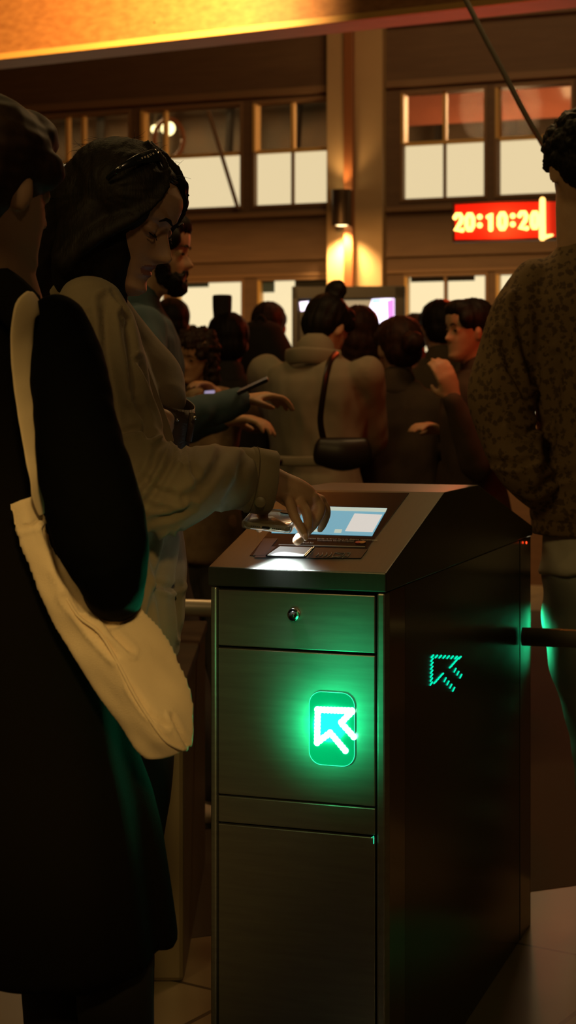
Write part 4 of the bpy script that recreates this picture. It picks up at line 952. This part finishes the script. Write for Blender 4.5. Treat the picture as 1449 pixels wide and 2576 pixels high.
    while n_ok < 95:
        i = rnd.randrange(len(hv)); nrm = hn[i]
        lc = inv @ hv[i]
        if abs(nrm.y) > .35 or hv[i].z < 1.38 or (lc.x > .02 and lc.z < .085) or lc.z < -.04: continue
        n_ok += 1; p = hv[i]; d_ = nrm*.6+V((-.6*(1 if nrm.x < 0 else -.3), 0, -.5 if nrm.x < .3 else -.2))+V((rnd.uniform(-.5, .5), rnd.uniform(-.3, .3), rnd.uniform(-.3, .5)))
        L = rnd.uniform(.012, .035); pts = [p-nrm*.003]
        for k in range(4): d_ = d_+V((rnd.uniform(-.5, .5), 0, rnd.uniform(-.5, .2))); d_.normalize(); pts.append(pts[-1]+d_*L/4)
        tube(bm, pts, [.00035, .0003, .00028, .00022, .00015], 4, cap=False)
    mk('loose_strands', bm, 'hair', hair)['kind'] = 'stuff'
    # ---------------- jacket
    bm = bmesh.new(); rings = []
    for (xl_, xr_, y, dp) in ((255, 452, 1650, .20), (215, 463, 1560, .205), (190, 466, 1430, .20), (180, 455, 1300, .19), (150, 440, 1180, .18), (140, 424, 1090, .175), (135, 395, 980, .18), (128, 362, 880, .185), (130, 335, 810, .18), (142, 310, 765, .155), (165, 283, 728, .12), (190, 262, 706, .085), (200, 255, 692, .075)):
        c = P((xl_+xr_)/2, y, Yb); a = (xr_-xl_)/2*Yb/F; rings.append([c+V((a*cos(k), dp*sin(k), 0)) for k in [2*pi*j/36 for j in range(36)]])
    rings_to_bm(bm, rings)
    sl_pts = [(232, 778, 2.71), (255, 870, 2.68), (285, 980, 2.65), (312, 1090, 2.63), (345, 1190, 2.60), (400, 1232, 2.60), (450, 1228, 2.62), (500, 1205, 2.655), (530, 1202, 2.69), (560, 1204, 2.72), (582, 1206, 2.738)]
    sl_r = [.056, .064, .062, .059, .062, .072, .067, .058, .056, .054, .050]
    stube(bm, [P(*p) for p in sl_pts], sl_r, 26, k=5)
    stube(bm, [P(262, 800, 3.0), P(330, 900, 3.0), P(392, 960, 2.98), P(412, 1000, 2.95)], [.055, .058, .052, .040], 20, k=5)
    ax_ = [P(*p) for p in sl_pts]
    FO = [([(448, 1122), (432, 1160), (402, 1212), (372, 1262)], 11, .011), ([(456, 1118), (459, 1140), (455, 1162)], 8, .012), ([(476, 1124), (480, 1165), (492, 1215)], 10, .007),
          ([(566, 1124), (548, 1172), (512, 1218), (470, 1252)], 15, .008), ([(618, 1150), (606, 1210), (572, 1266)], 13, .006), ([(345, 1185), (392, 1236), (450, 1252)], 12, .008), ([(395, 1130), (385, 1180), (352, 1230)], 12, .008), ([(480, 1275), (430, 1300), (385, 1305)], 10, .006),
          ([(262, 760), (268, 880), (290, 1000), (300, 1080)], 15, .011), ([(306, 800), (330, 900), (340, 1000)], 12, .009), ([(280, 735), (318, 800), (333, 880)], 7, .005), ([(350, 905), (385, 985), (415, 1060)], 9, .008), ([(340, 1010), (365, 1060), (370, 1105)], 10, .012),
          ([(300, 1090), (340, 1080), (380, 1100)], 9, .010), ([(225, 800), (240, 900), (250, 1010)], 11, .007), ([(452, 1340), (448, 1450), (452, 1600)], 7, .006), ([(420, 1360), (405, 1480), (415, 1620)], 12, .010), ([(380, 1350), (395, 1460), (375, 1580)], 12, .009), ([(390, 1460), (430, 1482), (450, 1475)], 8, .008)]
    def fold(co, n):
        return n*(.006*noise.noise(co*7)+.0035*noise.noise(V((co.x*18+co.z*9, co.y*8, co.z*10)))+crease(co, n, FO))
    jk = mk('jacket', bm, 'jacket', t, remesh=.0048, smooth=4, disp=fold)
    # cuff
    a_ = P(626, 1206, 2.755); b_ = P(686, 1215, 2.764); dv = (b_-a_).normalized()
    bm = bmesh.new(); n_ = 36; up_ = V((0, 0, 1)); up_ = (up_-dv*up_.dot(dv)).normalized(); lt = dv.cross(up_)
    prof = [(-.6, .042), (-.55, .051), (-.02, .0520), (0, .0525), (.004, .0545), (.5, .0540), (.97, .0530), (1, .0515), (.985, .0490), (.5, .046), (0, .040)]
    rings_to_bm(bm, [[a_.lerp(b_, u_)+up_*(r_*cos(2*pi*k/n_)*(1+.02*sin(5*k)))+lt*(r_*.82*sin(2*pi*k/n_)) for k in range(n_)] for u_, r_ in prof], closed=False)
    cf = mk('cuff', bm, 'jacket', jk, disp=lambda c, n: n*.003*noise.noise(c*22))
    bm = bmesh.new(); tube(bm, [a_+dv*.006+up_*(.0550*cos(2*pi*k/36))+lt*(.0550*.82*sin(2*pi*k/36)) for k in range(37)], [.0007]*37, 6, cap=False); mk('cuff_seam', bm, 'stitch', cf)
    bc = P(655, 1263, 2.712); bm = bmesh.new(); cyl(bm, bc+V((0, .006, 0)), bc+V((0, -.003, 0)), .0095, 24); bt = mk('button', bm, mat('horn_button', (.20, .16, .09), .35), jk, bev=.0015)
    # seams: armhole, yoke, front facing edge
    def on_sleeve(pts, r, name='seam', m_='stitch'):
        bm = bmesh.new(); stube(bm, [P(*p) for p in pts], [r]*len(pts), 6, k=4); mk(name, bm, m_, jk)
    # jacket collar
    bm = bmesh.new(); stube(bm, [P(140, 745, 2.74), P(175, 712, 2.72), P(220, 700, 2.715), P(262, 712, 2.73), P(288, 745, 2.77), P(310, 800, 2.80)], [(.006, .014), (.008, .018), (.008, .02), (.008, .02), (.008, .018), (.006, .014)], 12); mk('collar', bm, 'jacket', jk)
    bm = bmesh.new(); stube(bm, [P(150, 752, 2.73), P(190, 712, 2.705), P(225, 700, 2.70), P(243, 703, 2.70)], [.004]*4, 10); mk('strap_edge', bm, 'blouse', t)
    # front placket flap
    bm = bmesh.new(); pts = [(318, 780), (338, 830), (346, 880), (372, 950), (398, 1020), (420, 1080), (428, 1112)]
    stube(bm, [P(x-8, y, 2.80-.0002*(y-780)) for x, y in pts], [(.004, .012)]*7, 10, up=(0, 1, 0)); mk('front_placket', bm, 'jacket', jk)
    bm = bmesh.new(); stube(bm, [P(330, 820, 2.75), P(341, 833, 2.745), P(337, 838, 2.74)], [.0012]*3, 6); mk('shoulder_tab', bm, 'stitch', jk)
    # trousers
    bm = bmesh.new()
    for x, k in ((320, .07), (325, -.06)):
        stube(bm, [P(x, 1560, Yb+k), P(x+10, 1750, Yb+k), P(x+15, 1950, Yb+k), P(x, 2180, Yb+k), V((P(x-15, 0, Yb).x, Yb+k, .08))], [.070, .072, .065, .054, .048], 18, k=4)
    mk('trousers', bm, 'trouser_dark', t, remesh=.009, smooth=3, disp=lambda c, n: n*.006*noise.noise(c*8))
    for x, k in ((315, .07), (330, -.07)):
        c = V((P(x-5, 0, Yb).x, Yb+k, .035)); bm = bmesh.new(); stube(bm, [c+V((-.06, 0, .015)), c+V((0, 0, .02)), c+V((.09, 0, 0)), c+V((.16, 0, -.008))], [(.034, .034), (.042, .036), (.03, .038), (.02, .028)], 14, up=(0, 0, 1))
        for v in bm.verts: v.co.z = max(0, v.co.z)
        mk('shoe', bm, 'shoe_dark', t)
    return mw, q
mw_w, q_w = main_woman()

# sunglasses on her head
def sunglasses(mw, q):
    def W(x, y, z): return mw @ V((x, y, z))
    F0, F1 = P(398, 377, 2.72), P(437, 452, 2.70)            # top and lower outer corner of the near lens as seen
    t = thing('sunglasses', 'black sunglasses pushed up on the dark-haired woman\'s head', 'sunglasses', (F0+F1)/2)
    lat = V((.08, 1, .02)).normalized(); up_ = (F0-F1).normalized(); up_ = (up_-lat*up_.dot(lat)).normalized(); nrm = lat.cross(up_)
    if nrm.x < 0: nrm = -nrm
    near = -lat
    H_ = (F0-F1).length*1.0
    C0 = (F0+F1)/2 + lat*.068                                 # middle of the frame
    bm = bmesh.new(); lens = []
    for s in (-1, 1):
        c = C0+lat*s*.035
        out = []
        for k in range(28):
            a = 2*pi*k/28; ca, sa = cos(a), sin(a)
            x = .031*math.copysign(abs(ca)**.7, ca); z = H_*.47*math.copysign(abs(sa)**.7, sa)
            out.append(c+lat*x*1.0+up_*z-nrm*(.12*((x*s+.035)**2)/.07))
        tube(bm, out+[out[0]], [.0034]*29, 8, cap=False); lens.append(out)
    tube(bm, [C0-lat*.008+up_*.006, C0+nrm*.003+up_*.009, C0+lat*.008+up_*.006], [.003]*3, 8)
    mk('frame', bm, 'plastic', t)
    for out in lens:
        bm = bmesh.new(); prism(bm, out, nrm*.0015); mk('lens', bm, 'lens', t, shade=False)
    for s in (-1, 1):
        h = C0+lat*s*.069+up_*H_*.34-nrm*.004
        e1 = P(345, 402, 2.668) if s < 0 else P(345, 402, 2.668)+lat*.17
        e2 = P(300, 425, 2.655) if s < 0 else P(300, 425, 2.655)+lat*.185
        e3 = P(270, 450, 2.662) if s < 0 else P(270, 450, 2.662)+lat*.18
        bm = bmesh.new(); stube(bm, [h, h.lerp(e1, .5), e1, e2, e3], [(.0022, .0115), (.002, .0105), (.0018, .008), (.0016, .005), (.0016, .004)], 12, k=4, up=(0, 1, 0)); ar = mk('temple_arm', bm, 'plastic', t)
        if s < 0:
            bm = bmesh.new(); ell(bm, P(300, 423, 2.6525), (.0028, .001, .0011)); mk('metal_stud', bm, 'chrome', ar)
            a0 = P(357, 401, 2.662); X = (P(392, 386, 2.672)-a0).normalized(); Z = V((0, -1, 0)); Z = (Z-X*Z.dot(X)).normalized(); Yv = Z.cross(X)
            mm = Matrix.Translation(a0) @ Matrix((X, Yv, Z)).transposed().to_4x4()
            x_ = text('lettering', 'v o g u e', .0068, mm, 'print_gold', ar)
sunglasses(mw_w, q_w)

# phone in the hand
def phone():
    A_, B_, C_ = P(606, 1313, 2.70), P(733, 1327, 2.69), P(843, 1297, 2.825)
    ex = (B_-A_).normalized(); ey = (C_-B_); ey = (ey-ex*ey.dot(ex)); Ly = ey.length; ey.normalize(); nz = ex.cross(ey).normalized()
    if nz.z < 0: nz = -nz
    Lx = (B_-A_).length; t = thing('smartphone', 'phone in a clear case held face down over the reader', 'phone', A_)
    def rr_(x0, x1, y0, y1, r, h, n=6):
        out = []
        for cx_, cy_, a0 in ((x1-r, y1-r, 0), (x0+r, y1-r, 90), (x0+r, y0+r, 180), (x1-r, y0+r, 270)):
            for k in range(n+1):
                a = R_(a0+90*k/n); out.append(A_+ex*(cx_+r*cos(a))+ey*(cy_+r*sin(a))+nz*h)
        return out
    bm = bmesh.new()
    rings_to_bm(bm, [rr_(.004+i, Lx-.004-i, .004+i, Ly-.004-i, .010, h) for i, h in ((.002, -.0085), (0, -.007), (0, -.002), (.0015, -.0008))]); mk('phone_body', bm, 'phone', t)
    bm = bmesh.new(); rings_to_bm(bm, [rr_(i, Lx-i, i, Ly-i, .012, h) for i, h in ((.003, -.0108), (.001, -.0105), (0, -.008), (0, -.001), (.0015, .0004), (.003, .0006), (.006, .0002), (.0035, -.0007), (.0033, -.009), (.004, -.0105))], closed=False); mk('clear_case', bm, 'case', t)
    bm = bmesh.new(); prism(bm, rr_(.013, Lx-.013, .016, Ly-.013, .008, -.0088), -nz*.0004); mk('screen', bm, 'phone_screen', t, shade=False)
    bm = bmesh.new(); prism(bm, rr_(Lx-.034, Lx-.008, Ly-.036, Ly-.008, .007, .0004), nz*.0018); mk('camera_bump', bm, 'plastic', t, shade=False)
    bm = bmesh.new(); c = A_+ex*Lx*.5-nz*.005; tube(bm, [c-ex*.0045, c+ex*.0045], [.0022]*2, 8); mk('charging_port', bm, 'gap', t)
    for s in (-1, 1):
        for k in range(5):
            bm = bmesh.new(); ell(bm, A_+ex*(Lx*.5+s*(.011+k*.0032))-nz*.005-ey*.0002, .0009, seg=8); mk('speaker_hole', bm, 'gap', t)
phone()

# handbag under her far arm
def handbag():
    t = thing('handbag', 'small brown leather handbag with open flap at the khaki woman\'s elbow', 'handbag', P(445, 1115, 2.9))
    bm = bmesh.new(); n = 30; rings = []
    for (xl_, xr_, y, dp) in ((400, 462, 1165, .02), (394, 470, 1150, .035), (392, 474, 1118, .04), (390, 476, 1100, .04), (378, 488, 1040, .05), (372, 491, 1005, .052), (376, 488, 1008, .048), (385, 480, 1060, .044)):
        rings.append([P((xl_+xr_)/2, y, 2.93)+V(((xr_-xl_)/2*2.93/F*cos(a), dp*sin(a), .014*cos(a)*(-1)+ (.012*sin(a)))) for a in [2*pi*k/n for k in range(n)]])
    rings_to_bm(bm, rings, closed=False)
    b = mk('bag_body', bm, 'leather', t)
    bm = bmesh.new(); stube(bm, [P(484, 1040, 2.89), P(480, 1075, 2.885), P(474, 1110, 2.89)], [(.002, .006)]*3, 8, up=(0, 1, 0)); mk('side_strap', bm, 'leather', t)
    for (x, y) in ((489, 1052), (446, 1056)):
        bm = bmesh.new(); ell(bm, P(x, y, 2.875), .0038, seg=10); mk('stud', bm, 'chrome', t)
handbag()

# ---- person in black, nearest, left
def left_person():
    Yb = 2.30; base = P(95, HY, Yb); base.z = 0; yw = R_(48)
    t = thing('person', 'person in a long black coat at the left edge with a cream bag slung across', 'person', base, 0)
    hc = P(-18, 480, 2.24); mw = headmat(hc, yw, R_(6), 0, .98); q = mw.to_quaternion().to_matrix()
    bm = bmesh.new(); head_shape(bm, mw)
    stube(bm, [P(20, 830, 2.28), P(5, 740, 2.27), P(-20, 640, 2.25), P(-20, 560, 2.25)], [.06, .052, .05, .05], 16)
    def R4(tab, sc=1.0, add=0):
        out = []
        for (xl_, xr_, y, dp) in tab:
            c = P((xl_+xr_)/2, y, Yb); a = (xr_-xl_)/2*Yb/F*sc; out.append([c+V(((a+add)*cos(k), (dp*sc+add)*sin(k), 0)) for k in [2*pi*j/32 for j in range(32)]])
        return out
    tab = [(-255, 447, 2372, .21), (-240, 440, 2320, .20), (-225, 415, 2180, .19), (-215, 398, 2080, .18), (-200, 372, 1980, .17), (-185, 335, 1880, .16), (-175, 305, 1700, .15), (-160, 285, 1500, .14), (-145, 215, 1250, .125), (-130, 190, 1050, .125), (-115, 168, 900, .12), (-95, 140, 820, .10), (-55, 100, 785, .075), (-25, 60, 768, .055)]
    rings_to_bm(bm, R4(tab[6:], .82))
    SH = P(140, 850, 2.10); EL = P(285, 1440, 2.06); WR = P(235, 1490, 2.25)
    stube(bm, [SH, EL, WR], [.036, .032, .022], 14); hand_shape(bm, WR, V((-.8, .5, 0)), V((0, 0, -1)), 1, .85)
    SHr = P(-80, 850, 2.42); ELr = P(-160, 1300, 2.46); WRr = P(-150, 1600, 2.40); stube(bm, [SHr, ELr, WRr], [.036, .032, .022], 14); hand_shape(bm, WRr, V((.1, .1, -1)), V((1, 0, 0)), 1, .9)
    LG = []
    for x, k in ((312, -.03), (170, .06)):
        hp = P(x-200 if k < 0 else x-170, 1650, Yb+k*.3); kn = P(x-30, 2350, Yb+k); an = V((P(x, 0, Yb+k).x, Yb+k, .09)); LG.append((kn, an))
        stube(bm, [hp, hp.lerp(kn, .5), kn, kn.lerp(an, .4), an], [.06, .055, .045, .042, .03], 14)
        stube(bm, [an, an+V((.05, .02, -.045)), an+V((.12, .05, -.065))], [.032, .03, .02], 12)
    mk('body', bm, 'skin2', t, remesh=.005, smooth=3)
    bm = bmesh.new(); rings_to_bm(bm, R4(tab, 1.0))
    def fold(c, n):
        k = max(0, min(1, (1.05-c.z)/.5)); a = atan2(c.y-Yb, c.x-base.x)
        return n*(.010*noise.noise(c*5)+.016*k*noise.noise(V((a*2.6, c.z*.9, 1))))
    ct = mk('coat', bm, 'coat_black', t, remesh=.008, smooth=4, disp=fold)
    bm = bmesh.new(); stube(bm, [P(60, 786, 2.16), P(20, 745, 2.18), P(-15, 720, 2.2)], [(.012, .03)]*3, 12); mk('collar', bm, 'coat_black', ct)
    # padded sleeve
    pts = [(140, 822, 2.10), (160, 900, 2.08), (178, 1000, 2.06), (195, 1100, 2.05), (218, 1200, 2.04), (242, 1300, 2.03), (272, 1400, 2.03), (292, 1470, 2.06), (285, 1492, 2.13), (250, 1492, 2.21)]
    r = [.040, .046, .050, .053, .056, .058, .052, .040, .038, .034]
    bm = bmesh.new(); stube(bm, [P(*p) for p in pts], r, 26, k=5)
    def pf(c, n): return n*(.006*noise.noise(c*11)+.002*noise.noise(c*40))
    mk('sleeve', bm, 'black', ct, remesh=.005, smooth=3, disp=pf)
    bm = bmesh.new(); stube(bm, [SHr, ELr, WRr], [.055, .05, .04], 18); mk('sleeve', bm, 'black', ct)
    for (kn, an) in LG:
        bm = bmesh.new(); stube(bm, [kn+V((-.01, 0, .10)), kn, kn.lerp(an, .5), an], [.065, .056, .05, .045], 16); mk('trouser_leg', bm, 'trouser_dark', t)
        bm = bmesh.new(); c = V((an.x, an.y, .03)); stube(bm, [c+V((-.05, -.02, .02)), c+V((0, 0, .02)), c+V((.08, .035, 0)), c+V((.14, .06, -.006))], [(.034, .034), (.042, .036), (.03, .038), (.02, .028)], 14, up=(0, 0, 1))
        for v in bm.verts: v.co.z = max(0, v.co.z)
        mk('shoe', bm, 'shoe_dark', t)
    # hair with gathered back
    bm = bmesh.new(); e_ = lambda c, r: ell(bm, mw @ V(c), r, rot=q, seg=20)
    e_((-.02, 0, .042), (.1, .088, .086)); e_((-.05, 0, .0), (.07, .08, .07)); e_((.035, 0, .075), (.055, .062, .045)); e_((-.125, 0, .05), (.05, .05, .05)); e_((.03, -.06, .03), (.04, .024, .03)); e_((.03, .06, .03), (.04, .024, .03))
    inv = mw.inverted()
    mk('hair', bm, 'hair_brown', t, remesh=.004, smooth=4, disp=lambda c, n: n*(.004*noise.noise(V(((inv@c).x*20, (inv@c).z*60, (inv@c).y*20)))))
    for s in (-1, 1):
        bm = bmesh.new(); tube(bm, [mw @ V((.083-.9*abs(yy-.012)**1.5, s*yy, .021)) for yy in (.014, .025, .036, .046)], [.002, .003, .003, .0015], 8); mk('eyebrow', bm, 'hair_brown', t)
        bm = bmesh.new(); tube(bm, [mw @ V(v) for v in ((.070, s*.020, .000), (.0765, s*.031, .001), (.070, s*.045, .0))], [.0012]*3, 6)
        for k in range(6): yy = .022+k*.0045; tube(bm, [mw @ V((.073, s*yy, 0)), mw @ V((.086, s*(yy+.003), .004))], [.0005, .0002], 5)
        mk('eyelash', bm, 'hair', t)
left_person()

# cream sling bag
def sling():
    t = thing('sling_bag', 'cream canvas sling bag hanging across the black coat', 'bag', P(395, 1925, 2.1))
    st = [((14, 1268), (112, 1234), .010, .5), ((28, 1320), (122, 1310), .014, .55), ((47, 1375), (142, 1385), .017, .6), ((86, 1470), (196, 1455), .022, .6), ((128, 1566), (262, 1520), .030, .55), ((172, 1642), (347, 1527), .036, .5), ((222, 1722), (408, 1588), .044, .46), ((262, 1778), (450, 1668), .048, .44), ((298, 1826), (480, 1745), .048, .46), ((330, 1876), (491, 1815), .042, .55), ((352, 1900), (492, 1852), .03, .68), ((375, 1915), (489, 1878), .014, .85)]
    # resample stations
    A_, ra = smooth_pts([P(a[0], a[1], 2.10) for a, b, h, k in st], [(h, k) for a, b, h, k in st], 4)
    B_, _ = smooth_pts([P(b[0], b[1], 2.12) for a, b, h, k in st], [1]*len(st), 4)
    rings = []
    for a, b, (h, k) in zip(A_, B_, ra):
        d_ = b-a; w_ = d_.length; n = 22; ring = []
        nf = V((0, -1, 0))
        for i in range(n):                                    # front: tent with its ridge at k
            u = i/n
            f_ = min(u/k, (1-u)/(1-k)); ring.append(a+d_*u+nf*h*(sin(min(1, f_)*pi/2)**.8*.35+.65*f_))
        for i in range(n):
            u = 1-i/n; ring.append(a+d_*u-nf*h*.5*sin(pi*u))
        rings.append(ring)
    bm = bmesh.new(); rings_to_bm(bm, rings)
    def cr(c, n): return n*(crease(c, n, [([(115, 1330), (150, 1440), (210, 1530)], 10, .008), ([(165, 1500), (230, 1590), (290, 1650)], 9, .005), ([(262, 1560), (290, 1600), (330, 1640)], 8, .007), ([(345, 1545), (290, 1575), (265, 1560)], 8, .006), ([(430, 1800), (460, 1850), (482, 1885)], 6, .005), ([(50, 1330), (90, 1320), (120, 1300)], 6, .004), ([(330, 1730), (370, 1790), (420, 1830)], 7, .004)])+.0045*noise.noise(c*14)+.0022*noise.noise(V((c.x*45+c.z*35, c.y*20, c.z*12-c.x*12))))
    b = mk('bag_body', bm, 'canvas', t, remesh=.0045, smooth=2, disp=cr)
    # seam along the ridge
    pts = []
    for a, bb, (h, k) in list(zip(A_, B_, ra))[14:-2]: pts.append(a+(bb-a)*k-V((0, 1, 0))*(h*1.0-.0008))
    bm = bmesh.new(); tube(bm, pts, [.0022]*len(pts), 8); mk('seam', bm, 'canvas', b)
    # strap up to the shoulder
    sp = [(104, 775, 2.16), (96, 763, 2.10), (80, 764, 2.065), (62, 790, 2.05), (55, 860, 2.05), (58, 950, 2.05), (66, 1040, 2.05), (78, 1130, 2.055), (90, 1200, 2.06), (98, 1250, 2.075), (106, 1290, 2.09)]
    wd = [.016, .017, .0165, .0165, .0165, .015, .0125, .0105, .0095, .010, .006]
    bm = bmesh.new(); stube(bm, [P(*p) for p in sp], [(.0022, w_) for w_ in wd], 14, k=5, up=(0, 1, 0)); mk('strap', bm, 'canvas', t, disp=lambda c, n: n*.0012*noise.noise(c*40))
sling()

# ------------------------------------------------------------------ lights
def lamp(name, kind, loc, energy, col, size=.1, rot=None, spot=None, blend=.5):
    l = bpy.data.lights.new(name, kind); l.energy = energy; l.color = col
    if kind == 'AREA': l.size = size
    elif kind in ('POINT', 'SPOT'): l.shadow_soft_size = size
    if spot: l.spot_size = R_(spot); l.spot_blend = blend
    o_ = bpy.data.objects.new(name, l); COL.objects.link(o_); o_.location = loc
    if rot is not None:
        d_ = V(rot)-V(loc); o_.rotation_euler = d_.to_track_quat('-Z', 'Y').to_euler()
    return o_
WARM = (1, .66, .30); AMB = (1, .52, .16)
lamp('beam_lamp', 'SPOT', P(330, -170, 7.0), 400, AMB, .05, rot=P(300, 10, 8.2), spot=125, blend=.8)
lamp('sconce_down', 'SPOT', sc_c+V((0, 0, sc_b-.02)), 95, (1, .62, .25), .04, rot=sc_c+V((0, .02, 0)), spot=120, blend=.9)
lamp('sconce_up', 'SPOT', sc_c+V((0, 0, sc_t+.02)), 6, (1, .62, .25), .04, rot=sc_c+V((0, 0, 4)), spot=110, blend=.9)
lamp('hall_fill_near', 'AREA', (-1.5, .4, 3.4), 14.5, (1, .66, .22), .9, rot=(-.3, 2.7, .9))  # unseen fill added overhead to warm the nearest figures
lamp('hall_fill_mid', 'AREA', (-.6, 4.4, 3.6), 7, (1, .66, .24), .8, rot=(-.3, 5.2, .8))  # added fill over the crowd, no fixture in view
lamp('hall_fill_far', 'AREA', (.8, 8.6, 4.2), 18, (1, .64, .28), 1.2, rot=(.4, 11.4, 2.4))  # out-of-frame fill put in for the back wall
lamp('hall_fill_right', 'AREA', (.75, 4.9, 3.3), 10, (1, .60, .24), .4, rot=(.75, 3.8, 0))  # fill added to brighten the right-hand floor, kept off the side panel
lamp('bag_fill', 'SPOT', (.12, -.7, 2.0), 128, (1, .66, .22), .10, rot=P(240, 1640, 2.1), spot=16, blend=.9)  # narrow spot added just to brighten the sling bag
lamp('floor_fill', 'SPOT', (1.1, 3.0, 3.0), 6, (1, .66, .20), .04, rot=(.74, 3.42, 0), spot=30, blend=.35)  # spot added to lift the tiles at lower right
lamp('face_fill', 'SPOT', (.5, .2, 2.9), 16, (1, .62, .28), .15, rot=P(380, 620, 2.75), spot=24, blend=1)  # spot added to lighten the khaki woman's face
lamp('far_hall_fill', 'POINT', BK.pt(-1, 3.9, 1.6), 240, (1, .7, .4), .3)  # unseen fill added so the hall behind the panes reads brighter
lamp('far_hall_fill_right', 'POINT', BK.pt(2.3, 3.3, 1.9), 200, (1, .6, .34), .3)  # second added fill, behind the right-hand panes
lamp('clock_glow', 'POINT', CK.pt(cu, cz, .25), 16, (1, .06, .01), .08)
lamp('clock_side_glow', 'POINT', P(1395, 620, 5.0), 2.5, (1, .05, .01), .08)
ac = TM @ V(((ax0+ax1)/2, -.045, (az0+az1)/2))
ag = TM @ V(((ax0+ax1)/2-.045, -.13, (az0+az1)/2-.02)); ab = TM @ V(((ax0+ax1)/2-.004, .0, (az0+az1)/2+.01))
lamp('arrow_glow', 'SPOT', ag, 1.3, (.01, 1, .36), .03, rot=ab, spot=108, blend=1)
lamp('arrow_glow_wide', 'SPOT', TM @ V((TW*.5, -.34, (az0+az1)/2+.06)), .45, (.02, 1, .36), .05, rot=TM @ V((TW*.5, 0, (az0+az1)/2+.06)), spot=82, blend=1)
ao = TM @ V(((ax0+ax1)/2, -.012, (az0+az1)/2)); l_ = lamp('arrow_beam', 'AREA', ao, .25, (.01, 1, .38), .05, rot=ao+V((-.25, -.9, .20))); l_.data.spread = R_(50)
pc = P(688, 1336, 2.735); l_ = lamp('phone_screen_glow', 'AREA', pc+V((0, 0, -.004)), .95, (.86, .95, 1), .06, rot=pc+V((.016, -.02, -.06))); l_.data.spread = R_(70)
lamp('rear_arrow_glow', 'SPOT', TM @ V((TW*.9, TL_+.10, .70)), 5, (.02, 1, .42), .04, rot=P(1390, 1620, 3.84), spot=75, blend=1)
